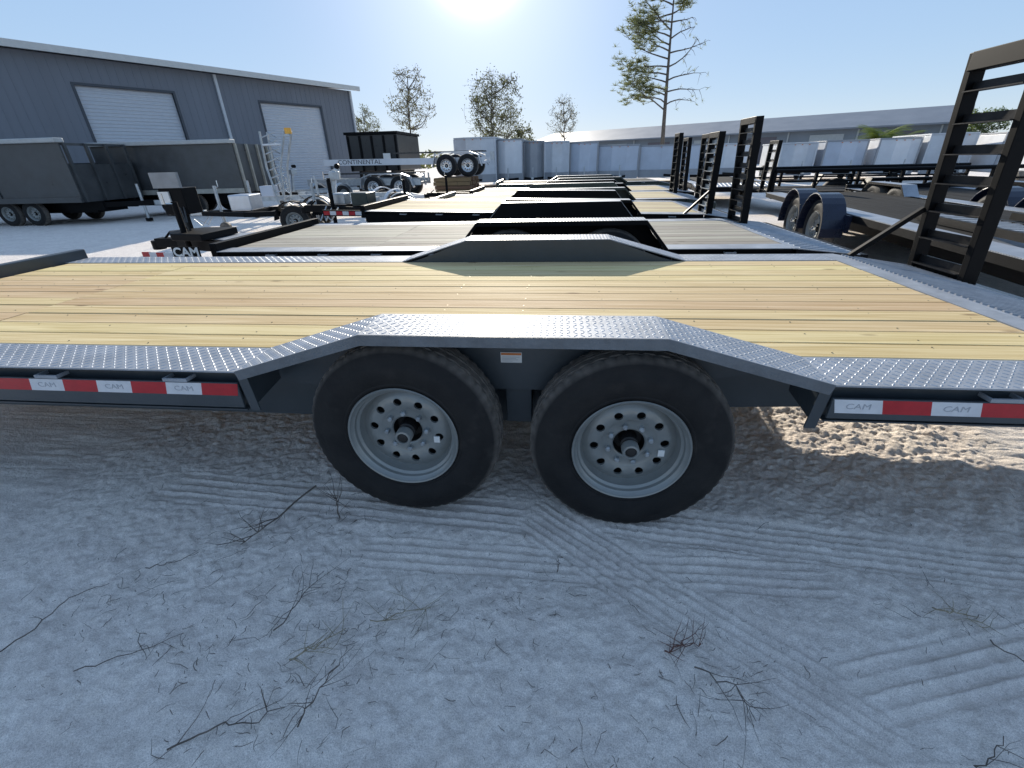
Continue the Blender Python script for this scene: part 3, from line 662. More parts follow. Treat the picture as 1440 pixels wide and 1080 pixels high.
# ---------------------------------------------------------------- left warehouse
def warehouse():
    A = Vector((-19.83, 17.47)); B = Vector((-13.0, 31.17)); d = (B-A).normalized(); Lv = (B-A).length
    ang = math.atan2(d.y, d.x); back = 22.; front = 16.
    r = thing('warehouse', 'long slate grey metal warehouse with white roll-up doors', 'building', (A.x, A.y, 0), (0, 0, ang))
    # local x along the wall, y>0 away from the yard, -y toward the yard
    wall = mat('warehouse_cladding', (.15, .168, .198), .5, .05, var=.08, scale=1.5, stretch=(1, 1, .15))
    H = 5.32; doors = ((1.62, 5.12, 4.37), (9.2, 12.9, 4.31))
    xs = [-front]; 
    w = MB(); prev = -front
    for a, b, h in doors:
        w.box(prev, a, 0, .2, 0, H); w.box(a, b, 0, .2, h, H); prev = b
    w.box(prev, Lv, 0, .2, 0, H); w.box(-front, Lv, 18, 18.2, 0, H); w.box(Lv-.2, Lv, .2, 18, 0, H); w.box(-front, -front+.2, .2, 18, 0, H)
    wo = w.build('wall', wall, r)
    # ribs of the cladding
    rib = MB().box(-.03, .03, -.022, .0, .02, H-.02).mesh('cladding_rib'); ribs = {}
    x = -front+.3
    while x < Lv:
        hit = [h for a, b, h in doors if a-.05 < x < b+.05]
        z0 = hit[0]+.12 if hit else .02
        if z0 not in ribs: ribs[z0] = MB().box(-.014, .014, -.008, -.001, z0, H-.02).mesh('cladding_rib')
        link('cladding_rib', ribs[z0], wall, wo, 0, (x, 0, 0)); x += .305 if x > -4 else .61
    rf = MB().prism([(-.45, H+.001), (9.1, H+1.2), (18.65, H+.001), (18.65, H+.12), (9.1, H+1.35), (-.45, H+.18)], 'x', -front-.3, Lv+.25).build('roof', GALV, r)
    MB().box(-front-.3, Lv+.26, -.56, -.451, H-.03, H+.20).build('fascia', mat('pale_fascia', (.55, .56, .54), .5, 0, var=.06), rf)
    MB().add([(Lv-.1, .1, H), (Lv-.1, 9.1, H+1.18), (Lv-.1, 18, H)], [(0, 1, 2)]).build('gable', wall, r)
    dm = mat('roller_door_white', (.50, .53, .57), .45, .1, var=.05)
    for a, b, h in doors:
        d_ = MB().box(a, b, .12, .14, 0, h).build('roller_door', dm, r)
        sl = MB().prism([(.0, 0), (-.02, .02), (-.02, .07), (0, .10)], 'x', a+.02, b-.02).mesh('door_slat')
        n = int(h/.13)
        for k in range(n): link('door_slat', sl, dm, d_, 0, (0, .12, .02+k*h/n))
        tr = mat('dark_trim', (.05, .06, .075), .5, 0)
        fr = MB().box(a-.09, a, -.03, .11, 0, h+.09).box(b, b+.09, -.03, .11, 0, h+.09).box(a, b, -.03, .11, h, h+.09); fr.build('door_frame', tr, d_)
    for xx in (7.15, -5.5, Lv-.15):
        MB().box(xx-.06, xx+.06, -.13, -.03, .1, H-.03).build('downspout', mat('downspout_white', (.50, .53, .56), .4, 0, var=.05), r)
    return r
warehouse()

# ---------------------------------------------------------------- right long building
def shed():
    A = Vector((5.7, 81.53)); B = Vector((39.3, 55.1)); d = (B-A).normalized(); Lv = (B-A).length
    r = thing('storage_building', 'long low grey metal building with a shallow roof behind the pine', 'building', (A.x, A.y, 0), (0, 0, math.atan2(d.y, d.x)))
    wl = mat('shed_wall', (.20, .22, .24), .6, 0, var=.12, scale=.5); rfm = mat('shed_roof', (.22, .235, .26), .55, .1, var=.15, scale=.4)
    dk = mat('shed_door', (.14, .12, .13), .6, 0, var=.1)
    pre = 14
    MB().box(-pre, Lv, 0, 14, 0, 3.6).build('wall', wl, r)
    rf = MB().prism([(-.9, 3.45), (7, 5.3), (14.9, 3.45), (14.9, 3.6), (7, 5.45), (-.9, 3.6)], 'x', -pre-.4, Lv+.5).build('roof', rfm, r)
    MB().add([(Lv-.01, 0, 3.55), (Lv-.01, 7, 5.3), (Lv-.01, 14, 3.55)], [(0, 1, 2)]).build('gable', wl, r)
    for k, x in enumerate((2, 9, 16, 23, 30, 37)):
        MB().box(x, x+3.4, -.06, -.005, 0, 3.0).build('roller_door', dk if k % 2 else PGREY, r)
        MB().box(x+4.6, x+4.75, -.12, -.005, 0, 3.4).build('downspout', PGREY, r)
shed()

# ---------------------------------------------------------------- enclosed cargo trailers
CW = {'white': mat('cargo_white', (.66, .67, .69), .4, .05, var=.06, scale=2), 'silver': mat('cargo_silver', (.54, .56, .59), .4, .1, var=.1, scale=2),
      'blue': mat('cargo_blue_grey', (.47, .51, .58), .4, .05, var=.08, scale=2), 'grey': mat('cargo_grey', (.30, .31, .33), .4, .1, var=.1, scale=2), 'black': mat('cargo_black', (.02, .022, .025), .3, .1)}
def cargo(label, x, y, w, h, L, m, rz=0., vnose=.35, trim=None, group=None):
    r = thing('cargo_trailer', label, 'cargo trailer', (x, y, 0), (0, 0, rz), group)
    z0 = .34
    MB().prism([(0, .0), (w*.32, -vnose), (w*.68, -vnose), (w, 0), (w, L), (0, L)], 'z', z0, h).build('body', CW[m], r, bevel=.05)
    tr = CW[trim or 'silver']
    for xx in (0, w): MB().box(xx-.035, xx+.035, -.03, .06, z0+.01, h-.03).build('corner_trim', tr, r)
    MB().prism([(-.02, -.02), (w*.31, -vnose-.03), (w*.69, -vnose-.03), (w+.02, -.02), (w+.02, .05), (-.02, .05)], 'z', z0-.05, z0+.34).build('stone_guard', CW['grey'], r)
    MB().prism([(-.03, 0), (w*.31, -vnose-.03), (w*.69, -vnose-.03), (w+.03, 0), (w+.03, L+.02), (-.03, L+.02)], 'z', h-.02, h+.035).build('roof_cap', tr, r)
    for k in range(3): MB().box(w*(.3+.2*k)-.03, w*(.3+.2*k)+.03, -vnose-.055, -vnose-.031, h-.09, h-.06).build('marker_light', ORANGE, r)
    for s in (-1, 1): MB().beam((w/2+s*.5, 0, .42), (w/2+s*.05, -1.3, .42), .05, .1).build('tongue_beam', BLACK, r)
    MB().box(w/2-.06, w/2+.06, -1.5, -1.25, .4, .5).build('coupler', GALV, r)
    MB().cyl((w/2, -1.05), .03, 'z', .05, .95, 8).build('jack', GALV, r)
    for sx in (-.1, w+.1):
        wv = wheel(r, sx, L*.6, .36, -1, False, scale=.93); wv.rotation_euler = (0, 0, math.pi/2 if sx > 0 else -math.pi/2)
    return r
CG = 'row of enclosed cargo trailers'
for a in (('tall silvery cargo trailer beside the timber stack, first of the row', -5.55, 25.6, 2.15, 2.36, 4, 'silver', -.05), ('pale cargo trailer just right of the timber stack\'s tall neighbour', -3.32, 26.0, 1.3, 2.25, 4, 'white', -.03),
          ('narrow dark grey cargo trailer squeezed between two paler ones', -1.95, 26.4, 1.0, 2.15, 3, 'grey', 0), ('silver cargo trailer in the middle of the row', -.86, 26.2, 1.25, 2.1, 4, 'silver', 0),
          ('wide blue grey cargo trailer below the small bare tree', .48, 26.4, 1.42, 2.02, 4, 'blue', .0), ('bluish cargo trailer left of the pine trunk', 1.95, 26.6, 2.1, 1.86, 4, 'blue', .0),
          ('wide pale blue cargo trailer in front of the pine trunk', 4.15, 26.8, 3.3, 1.80, 4, 'blue', 0), ('white cargo trailer behind the upright ramps', 7.75, 27, 2.2, 1.78, 4, 'white', 0),
          ('silver cargo trailer right of the upright black ramps', 10.9, 26, 1.55, 1.72, 4, 'silver', -.15), ('blue grey cargo trailer left of the palm shrub', 12.75, 25.6, 1.75, 1.76, 4, 'blue', -.15),
          ('white cargo trailer beneath the palm shrub', 14.8, 25.0, 1.6, 1.78, 4, 'white', -.2), ('pale cargo trailer left of the near black ramp', 16.6, 24.5, 1.7, 1.9, 4, 'silver', -.2),
          ('white cargo trailer seen between the ramp rungs', 18.5, 23, 1.9, 1.85, 4, 'white', -.25), ('grey cargo trailer at the right edge of the photo', 12.6, 13.2, 2.2, 1.80, 4, 'silver', -.3)):
    cargo(a[0], a[1], a[2], a[3], a[4], a[5], a[6], a[7], group=CG, trim='grey' if int(a[1]*7) % 2 else 'silver')

# ---------------------------------------------------------------- boat trailers, timber stack, black bin
def boat_trailer(label, x, y, z, spacing, L_front, L_back, m, fend, txt=False, k_=1.2):
    r = thing('boat_trailer', label, 'boat trailer', (x, y, z)); rw = .36*k_
    for yy in (0, 1.5):
        b = MB().beam((-L_front, yy, .66), (L_back, yy, .60), .08, .24).build('frame_beam', m, r)
        if txt and yy == 0: text_part('CONTINENTAL', .24, (-L_front*.70, -.043, .65), (math.pi/2, R(.5), 0), DARKINK, b, sx=1.15)
        o_ = rw+.10
        fp = [(-o_-.06, rw), (-o_+.06, rw*1.9), (-.1, rw*2.2), (spacing+.1, rw*2.2), (spacing+o_-.06, rw*1.9), (spacing+o_+.06, rw)]
        fp = fp + [(a_*.985+spacing*.0075, b_-.035) for a_, b_ in fp[::-1]]
        MB().prism(fp, 'y', yy-.28 if yy == 0 else yy+.045, yy-.045 if yy == 0 else yy+.28).build('fender', fend, r)
        for k in (0, spacing): wheel(r, k, -.16 if yy == 0 else 1.66, rw, -1 if yy == 0 else 1, False, scale=.93*k_, rimmat=CHROME)
    for xx in (-L_front*.2, -.5, spacing+.5, L_back-.1): MB().beam((xx, .05, .55), (xx, 1.45, .55), .08, .1).build('crossmember', m, r)
    for xx in (-.6, spacing+.9):
        for yy in (.4, 1.1): MB().box(xx-.03, xx+.03, yy-.03, yy+.03, .6, .93).build('bunk_post', GALV, r)
    for yy in (.4, 1.1): MB().box(-2.4, L_back-.1, yy-.07, yy+.07, .931, .98).build('bunk', DIRT, r)
    return r
boat_trailer('white boat trailer with dark lettering, stacked on the timber', -4.73, 20.2, .745, .90, 5.4, 1.6, CW['white'], ALU, True)
boat_trailer('boat trailer on the ground with bright fenders below the lettered one', -7.86, 19.9, 0, 1.15, 3.0, 2.0, GALV, ALU)
ts = thing('timber_stack', 'stack of brown timbers holding up the lettered boat trailer', 'timber stack', (-5.16, 19.4, 0))
TIM = wood_mat('brown_timber', (.27, .165, .10), (.14, .085, .05), (.05, .04, .03), .25)
me = MB().box(0, 1.5, 0, .20, 0, .135).mesh('timber')
for k in range(5):
    for j in range(8): link('timber', me, TIM, ts, .01, (random.uniform(-.05, .05), j*.27, .012+k*.147))
def bin_():
    r = thing('hauling_bin', 'black high sided dump body behind the boat trailers', 'bin', (-10.2, 23, 0))
    MB().box(0, 2.5, 0, 3.5, 1.0, 2.55).build('body', CW['black'], r, bevel=.03)
    for k in range(5): MB().box(.05+k*.58, .13+k*.58, -.07, -.001, 1.0, 2.5).build('side_post', BLACK, r)
    MB().box(-.05, 2.55, -.08, 3.6, 2.551, 2.66).build('top_rail', BLACK, r)
    for x in (.4, 2.0): MB().box(x, x+.1, 0, 3.5, .6, .999).build('frame_rail', BLACK, r)
    for x in (.5, 1.4): wheel(r, x, .15, .385, -1, False)
    MB().box(1.75, 2.1, -.1, -.072, 1.35, 1.75).build('white_placard', STICKER, r)
bin_()
# galvanised boat trailer nose with winch mast
def mast():
    r = thing('winch_mast_trailer', 'galvanised trailer nose with tall lattice winch mast and amber lamp', 'boat trailer', (-8.0, 13.0, 0))
    mb = MB(); 
    for (x0, x1) in ((-.22, .08), (.18, .55)):
        for y in (0, .35): mb.tube([(x0*.4, y, .3), (x0, y, 1.3), (x1 if x0 > 0 else x0+.05, y, 2.2)], .03, 6)
    mb.build('mast', GALV, r)
    for k in range(9): 
        z = .45+k*.2; mb = MB().tube([(-.15, 0, z), (.28, 0, z+.14)], .016, 5).tube([(.28, 0, z), (-.15, .35, z+.14)], .016, 5); mb.build('lattice_bar', GALV, r)
    MB().box(-.2, .35, -.02, .37, 1.86, 1.9).build('winch_plate', ALU, r)
    MB().cyl((.62, .05), .09, 'z', 2.12, 2.26, 12).build('amber_lamp', mat('amber_plastic', (.75, .38, .05), .3, 0), r)
    MB().box(.50, .66, -.02, .1, 2.06, 2.12).build('lamp_bracket', GALV, r)
    MB().beam((-1.4, .15, .5), (3.2, .15, .55), .1, .14).build('tongue_beam', GALV, r)
    for s in (-1, 1): MB().beam((.5, .15, .5), (3.2, .15+s*.9, .5), .08, .12).build('frame_beam', GALV, r)
    j = MB().cyl((-.95, .05), .035, 'z', .18, 1.0, 10).build('jack', GALV, r)
    MB().cyl((-.92, .11), .11, 'y', 0, .08, 16).build('caster_wheel', RUBBER, j)
    MB().box(-.6, -.2, 0, .3, .57, .85).build('winch', CW['blue'], r, bevel=.02)
    return r
mast()

# ---------------------------------------------------------------- small trailers crowding the left middle distance
def small_trailer(label, x, y, rz, m, L=2.0, Wd=1.3, winch=True, box=None):
    '''local +x points along the tongue'''
    r = thing('small_trailer', label, 'trailer', (x, y, 0), (0, 0, R(rz)), 'small trailers left of the plank decks'); z = .5
    for yy in (0, Wd-.06): MB().box(-L, 0, yy, yy+.06, z-.1, z).build('side_rail', m, r)
    for k in range(5): MB().box(-L+k*(L-.06)/4, -L+k*(L-.06)/4+.06, .061, Wd-.061, z-.09, z-.01).build('crossmember', m, r)
    for s_ in (-1, 1): MB().beam((0, Wd/2+s_*(Wd/2-.05), z-.05), (1.15, Wd/2+s_*.05, z-.05), .06, .09).build('tongue_beam', m, r)
    c_ = MB().box(1.1, 1.42, Wd/2-.06, Wd/2+.06, z-.08, z+.02).build('coupler', GALV, r, bevel=.01)
    MB().beam((1.22, Wd/2, z+.02), (1.36, Wd/2, z+.12), .03, .025).build('latch', CHROME, c_)
    j = MB().cyl((.85, Wd/2-.16), .034, 'z', .14, z+.5, 10).build('jack', GALV, r)
    MB().tube([(.85, Wd/2-.16, z+.46), (.85, Wd/2-.32, z+.47), (.85, Wd/2-.33, z+.60)], .012, 5).build('crank_handle', CHROME, j)
    MB().cyl((.85, .12), .12, 'y', Wd/2-.2, Wd/2-.12, 14).build('caster_wheel', RUBBER, j)
    for k in (0, 1): MB().tube([(1.0, Wd/2-.08+.16*k, z-.08), (1.2, Wd/2-.12+.24*k, z-.30), (1.38, Wd/2-.05+.1*k, z-.16)], .011, 5).build('safety_chain', GALV, r)
    if winch:
        w_ = MB().beam((.45, Wd/2, z-.02), (.30, Wd/2, z+.75), .07, .07).build('winch_post', m, r)
        MB().box(.20, .42, Wd/2-.12, Wd/2+.12, z+.55, z+.72).build('winch', GALV, w_, bevel=.015); MB().cyl((.22, z+.82), .055, 'y', Wd/2-.07, Wd/2+.07, 12).build('bow_roller', BLACK, w_)
    if box: MB().box(-.05, .40, Wd/2-.3, Wd/2+.3, z+.001, z+.32).build('toolbox', box, r, bevel=.02)
    for yy, sd_ in ((-.13, -1), (Wd+.13, 1)):
        wheel(r, -L*.55, yy, .31, sd_, False, scale=.8)
        pts = [(-L*.55+.40*math.cos(a), .31+.40*math.sin(a)) for a in np.linspace(R(5), R(175), 11)]; pi_ = [(-L*.55+.38*math.cos(a), .31+.38*math.sin(a)) for a in np.linspace(R(175), R(5), 11)]
        MB().prism(pts+pi_, 'y', yy-.12, yy+.12).build('fender', m, r)
    return r
small_trailer('galvanised small trailer with winch post just left of the yellow plank deck', -4.9, 11.0, 200, GALV)
small_trailer('white framed small trailer behind the galvanised one, winch post upright', -6.3, 13.6, 215, CW['white'], box=None)
small_trailer('black small trailer with toolbox on its tongue near the lattice mast', -6.9, 10.6, 190, BLACK, winch=False, box=ALU)
small_trailer('galvanised small trailer farthest back, in front of the roller door', -10.2, 17.6, 240, GALV)
# ---------------------------------------------------------------- trailers on the right
DARKPLANK = wood_mat('near_black_plank', (.030, .030, .031), (.016, .016, .017), (.03, .03, .03), .3)  # near-black tone for the deck boards, with slight variation per board
def fender_trailer():
    r = thing('deckover_trailer', 'navy tandem axle trailer with rounded fenders, right of the upright ramps', 'trailer', (3.42, 3.5, 0), (0, 0, R(-7)))
    # local: y runs forward (away), x to the right
    L = 7.0; Wd = 2.3; zd = .62
    for k in range(12): MB().box(.30+k*.142, .30+(k+1)*.142-.006, 1.3, L, zd-.04, zd).build('plank', DARKPLANK, r)
    for x0 in (0, Wd-.29): MB().box(x0, x0+.29, .05, L, zd-.006, zd+.004).build('side_plate', BLACK_TREAD, r)
    for x0 in (.0, Wd-.06): MB().box(x0, x0+.05, 0, L, zd-.085, zd-.007).build('side_rail', BLACK, r)
    MB().add([(.3, 0, zd-.12), (Wd-.3, 0, zd-.12), (Wd-.3, 1.29, zd), (.3, 1.29, zd), (.3, 0, zd-.13), (Wd-.3, 0, zd-.13), (Wd-.3, 1.29, zd-.01), (.3, 1.29, zd-.01)], [(0,1,2,3),(7,6,5,4),(0,4,5,1),(1,5,6,2),(2,6,7,3),(3,7,4,0)]).build('dovetail', BLACK_TREAD, r)
    MB().box(0, Wd, -.08, -.001, zd-.23, zd-.12).build('rear_bumper', BLACK, r)
    for sx, s in ((-.02, -1), (Wd+.02, 1)):
        for k, yy in enumerate((3.55, 4.45)):
            w = wheel(r, sx-.12*s*-1, yy, .385, -1, False); w.rotation_euler = (0, 0, math.pi/2 if s > 0 else -math.pi/2); w.location.x = sx+s*.12
            pts = [(yy+.47*math.cos(a), .385+.47*math.sin(a)) for a in np.linspace(R(-8), R(188), 15)]; ptsi = [(yy+.45*math.cos(a), .385+.45*math.sin(a)) for a in np.linspace(R(188), R(-8), 15)]
            MB().prism(pts+ptsi, 'x', min(sx, sx+s*.28), max(sx, sx+s*.28)).build('fender', NAVY, r, bevel=.006)
        MB().box(min(sx-.02, sx+.02), max(sx-.02, sx+.02), 3.0, 5.0, .4, zd-.01).build('fender_backing', NAVY, r)
    for x in (.5, 1.2): MB().box(x, x+.07, .2, L, zd-.33, zd-.05).build('main_beam', BLACK, r)
    MB().box(.25, .7, -.09, -.081, zd-.21, zd-.14).build('tail_light', RED, r)
    for x0 in (.42, 1.35):
        fr = MB()
        for e in (0, .40): fr.box(x0+e, x0+e+.045, .35, 2.5, zd+.012, zd+.085)
        o = fr.build('folded_ramp', BLACK, r)
        st = MB().box(x0+.046, x0+.399, 0, .055, zd+.05, zd+.08).mesh('ramp_slat')
        for k in range(15): link('ramp_slat', st, BLACK_TREAD, o, 0, (0, .4+k*.14, 0))
    return r
fender_trailer()
def rail_trailer(label, x, y, rz, L, Wd, zt, ramps=True):
    r = thing('utility_trailer', label, 'utility trailer', (x, y, 0), (0, 0, rz)); zd = .55
    for k in range(10): MB().box(0, L, k*Wd/10, (k+1)*Wd/10-.006, zd-.04, zd).build('plank', DARKPLANK, r)
    for yy in (0, Wd):
        MB().box(0, L, yy-.03, yy+.03, zd-.15, zd-.041).build('side_rail', BLACK, r)
        tp = MB().tube([(0, yy, zt), (L, yy, zt)], .04, 8).build('top_rail', BLACK, r)
        MB().tube([(0, yy, (zt+zd)/2), (L, yy, (zt+zd)/2)], .022, 6).build('middle_rail', BLACK, r)
        for k in range(7): MB().box(L*k/6-.03, L*k/6+.03, yy-.03, yy+.03, zd-.04, zt-.03).build('rail_post', BLACK, tp)
        fp = [(-.6, .5), (-.45, .82), (1.3, .82), (1.45, .5), (1.41, .5), (1.27, .79), (-.42, .79), (-.56, .5)]
        MB().prism([(a+L*.45, b) for a, b in fp], 'y', yy-.27 if yy == 0 else yy+.02, yy-.02 if yy == 0 else yy+.27).build('fender', BLACK, r)
        for k in (0, .85): wheel(r, L*.45+k, yy-.15 if yy == 0 else yy+.15, .36, -1 if yy == 0 else 1, False, scale=.93)
    if ramps:
        for y0 in (.05, Wd-.55): standing_ramp(r, -.05, y0, y0+.5, .5, 1.6, BLACK, 5, .02)
    return r
rail_trailer('black pipe rail utility trailer with two upright ramps in the right background', 4.85, 11.6, R(-3), 5.2, 2.0, .98)
rail_trailer('black pipe rail utility trailer farthest right, behind the near ramp', 9.0, 8.6, R(-40), 4.5, 2.0, 1.0, False)
rt = equipment_trailer('black flat trailer partly hidden behind the near upright ramp', (6.1, 9.8, 0), (0, 0, R(-97)), dict(T3S, xf=-1.5, xw=2.6, xt=3.3, zd=.62, zt=.55, fx=(-.8, -.6, .6, .8), fz=.80, wheels=(-.42, .42), wood=DARKPLANK))
equipment_trailer('low black trailer between the upright ramps and the pipe rail trailer', (4.0, 17.0, 0), (0, 0, R(-95)), dict(T3S, xf=-1.5, xw=2.6, xt=3.2, zd=.62, zt=.55, fx=(-.8, -.6, .6, .8), fz=.80, wheels=(-.42, .42), wood=DARKPLANK))
equipment_trailer('dark flat trailer in front of the white cargo trailers', (.6, 15.2, 0), (0, 0, R(2)), dict(T4S, zd=.66, fz=.80, wood=DARKPLANK))

# ---------------------------------------------------------------- trees
BARK = mat('bark', (.10, .085, .07), .9, 0, var=.35, scale=5, stretch=(4, 4, 1)); 
def leafmat(name, c):
    m = mat(name, c, .6, 0, var=.35, scale=1.2); b = m.node_tree.nodes['Principled BSDF']; b.inputs['Transmission Weight'].default_value = 0
    t = m.node_tree; tr = t.nodes.new('ShaderNodeBsdfTranslucent'); tr.inputs[0].default_value = (c[0]*1.6, c[1]*1.7, c[2]*1.2, 1)
    ms = t.nodes.new('ShaderNodeMixShader'); ms.inputs[0].default_value = .35; o = t.nodes['Material Output']
    t.links.new(b.outputs[0], ms.inputs[1]); t.links.new(tr.outputs[0], ms.inputs[2]); t.links.new(ms.outputs[0], o.inputs[0]); return m
LEAF = leafmat('autumn_leaf', (.12, .105, .05)); LEAF2 = leafmat('olive_leaf', (.10, .10, .045)); NEEDLE = leafmat('pine_needle', (.17, .175, .08)); PALM = leafmat('palm_leaf', (.10, .13, .03))
def rv(s=1.): return Vector((random.gauss(0, s), random.gauss(0, s), random.gauss(0, s)))
def leaf_quad(mb, p, size):
    a = rv().normalized(); b = a.orthogonal().normalized(); a = a*size*random.uniform(.6, 1.2); b = b*size*.5
    mb.add([p-a, p-b*.9, p+a, p+b], [(0, 1, 2, 3)])
def bare_tree(label, loc, H, crown, leaf, nleaf, seed, lm=LEAF, ntw=260, group='trees beyond the yard'):
    """crown = (dx, cz, rx, rz): an uneven ellipsoid that limbs and twigs fill"""
    rs = random.getstate(); random.seed(seed)
    r = thing('tree', label, 'tree', loc, group=group); tb = MB(); lb = MB(); dx, cz, rx, rz = crown; nodes = []
    def path(p, q, r0, r1, n=6, sag=.12):
        d = q-p; L = d.length; pts = []
        o = rv(1.)*L*sag*.5 + Vector((0, 0, -.10*L))
        for k in range(n+1):
            f = k/n; pts.append(p + d*f + o*math.sin(f*math.pi) + (rv(L*.012) if 0 < k < n else Vector((0, 0, 0))))
        tb.tube(pts, [r0+(r1-r0)*k/n for k in range(n+1)], 6 if r0 > .03 else 4, False); return pts
    def inside(k=1.):
        while True:
            v = Vector((random.uniform(-1, 1), random.uniform(-1, 1), random.uniform(-1, 1)))
            m_ = .72 + .5*noise.noise(v*1.7 + Vector((seed, 0, 0)))
            if v.length < m_*k + .18: return Vector((dx+v.x*rx, v.y*rx, cz+v.z*rz))
    tr = path(Vector((0, 0, 0)), Vector((dx, 0, cz+rz*.55)), H*.014, H*.004, 10, .03); z0 = cz-rz*.95
    low = [p for p in tr if p.z > z0*.8]; nodes += low
    for k in range(16):
        q = inside(1.); s_ = min(low, key=lambda p: abs(p.z-(q.z-(q-Vector((dx, 0, q.z))).length*.9)))
        pts = path(s_, q, H*.0055, H*.0016); nodes += pts[1:]
    for k in range(ntw):
        q = inside(); c = [n for n in random.sample(nodes, min(40, len(nodes))) if n.z < q.z+.25] or nodes
        s_ = min(c, key=lambda n: (n-q).length); pts = path(s_, q, .016, .005, 4, .2)
        if k < 90: nodes += pts[2:]
        for j in range(nleaf):
            t_ = pts[random.randint(1, 4)] + rv(.10); leaf_quad(lb, t_, leaf*random.uniform(.6, 1.3))
    tb.build('trunk', BARK, r); stuff(lb.build('crown', lm, r)); random.setstate(rs); return r
bare_tree('slender tree with open crown left of the sun', (-12.2, 40, 0), 8.3, (.25, 5.7, 2.0, 2.7), .075, 5, 5, LEAF, 330)
bare_tree('broad twiggy tree below the sun', (-4.9, 36, 0), 7.2, (.05, 4.5, 2.25, 2.9), .075, 7, 17, LEAF2, 620)
bare_tree('small bare tree between the broad tree and the pine', (.1, 45, 0), 6.2, (0, 4.5, 1.5, 1.8), .07, 4, 23, LEAF, 220)
bare_tree('pale bushy tree at the corner of the warehouse', (-18.0, 45, 0), 6.4, (0, 4.2, 1.8, 2.0), .075, 6, 31, LEAF2, 300)
bare_tree('short leafy tree at the foot of the broad tree', (-2.9, 37, 0), 3.9, (0, 2.6, 1.0, 1.3), .085, 9, 41, LEAF2, 160)
def pine():
    rs = random.getstate(); random.seed(8)
    r = thing('pine_tree', 'tall pine with needles mostly on its left side', 'tree', (6.75, 34, 0)); tb = MB(); nb = MB(); H = 10.0
    top = lambda z: Vector((-.055*z + .006*z*z*.2, 0, z))
    tb.tube([top(z) for z in np.linspace(0, H, 14)], [.16*(1-z/H*.8) for z in np.linspace(0, H, 14)], 8)
    def branch(z, dirx, L, needle, droop=.0):
        p = top(z); d = Vector((dirx, random.uniform(-.5, .5), random.uniform(.15, .5))).normalized(); pts = [p]
        for k in range(5):
            d = (d + rv(.12) + Vector((0, 0, droop))).normalized(); pts.append(pts[-1]+d*L/5)
        tb.tube(pts, [.05, .042, .034, .026, .018, .010], 5)
        for k in range(2, 6):
            for s in range(3 if needle else 2):
                e = (d + rv(.7)).normalized(); q = pts[k]; tw = [q, q+e*L*.16, q+e*L*.26+Vector((0, 0, .05 if needle else -.12))]
                tb.tube(tw, [.014, .01, .006], 4)
                if needle:
                    for t in range(3):
                        c = tw[2 if t else 1] + rv(.17)
                        for n in range(15):
                            e2 = rv().normalized(); e2.z = abs(e2.z)*.9-.1; a = e2*random.uniform(.2, .38); b = e2.orthogonal().normalized()*.018
                            nb.add([c-b, c+b, c+a+b*.3, c+a-b*.3], [(0, 1, 2, 3)])
                elif random.random() < .4:
                    for n in range(7):
                        e2 = rv().normalized(); a = e2*.18; b = e2.orthogonal().normalized()*.016; c = tw[2]; nb.add([c-b, c+b, c+a+b*.3, c+a-b*.3], [(0, 1, 2, 3)])
    for z, L in ((3.9, 3.0), (4.3, 2.6), (4.7, 1.6), (5.0, 3.2), (5.4, 2.4), (5.8, 3.3), (6.2, 2.6), (6.6, 3.2), (7.0, 2.8), (7.3, 3.0), (7.7, 2.4), (8.0, 2.7), (8.4, 2.2), (8.8, 2.3), (9.2, 1.9), (9.6, 1.2)):
        branch(z, -1, L*.86, True, -.01)
    for z, L in ((4.2, 1.6), (4.9, 2.1), (5.5, 2.0), (6.2, 2.4), (6.9, 2.0), (7.6, 2.0), (8.4, 1.4)): branch(z, 1, L, False, .05 if z > 6 else -.06)
    for z in (8.8, 9.5): branch(z, .7, .9, True)
    tb.build('trunk', BARK, r); stuff(nb.build('crown', NEEDLE, r)); random.setstate(rs)
pine()
def palm(label, loc, n, L, z):
    r = thing('palm_shrub', label, 'palm'  , loc); lb = MB(); MB().tube([(0, 0, 0), (.05, 0, z*.5), (0, 0, z)], [.18, .14, .13], 8).build('trunk', BARK, r)
    for k in range(n):
        a = random.uniform(0, 6.28); el = random.uniform(-.1, 1.1); d = Vector((math.cos(a)*math.cos(el), math.sin(a)*math.cos(el), math.sin(el))); p = Vector((0, 0, z)); pts = [p]
        for j in range(6): d = (d + Vector((0, 0, -.16))).normalized(); p = p + d*L/6; pts.append(p)
        for j in range(1, 7):
            t = (pts[j]-pts[j-1]).normalized(); s = t.cross(Vector((0, 0, 1))).normalized()
            for q in range(4):
                b = pts[j-1].lerp(pts[j], q/4)
                for sg in (-1, 1): e = (s*sg + t*.6 + Vector((0, 0, -.25))).normalized()*L*.3; lb.add([b, b+t*.05, b+e+t*.03, b+e], [(0, 1, 2, 3)])
    stuff(lb.build('crown', PALM, r))
palm('sunlit palm shrub in front of the long building', (28.6, 48.5, 0), 34, 2.2, 2.1)
palm('second palm shrub beside the sunlit one, partly merged', (30.8, 49.5, 0), 30, 2.0, 2.0)
bare_tree('leafy tree seen through the near ramp at right', (39.5, 52.2, 0), 4.7, (0, 3.4, 1.9, 1.4), .13, 12, 51, PALM, 220)
# far scrub as one mass on the horizon
mb = MB()
for k in range(9000):
    a = random.uniform(-62, 62); d = random.uniform(95, 125); h = 1.2 + 2.2*max(0, noise.noise(Vector((a*.3, 1, 2))))+.8
    p = Vector((math.sin(R(a))*d, math.cos(R(a))*d, random.random()**1.3*h)); leaf_quad(mb, p, .55)
o = mb.build('far_scrub', LEAF2); tag(o, 'far olive scrub along the horizon', 'scrub', kind='stuff')

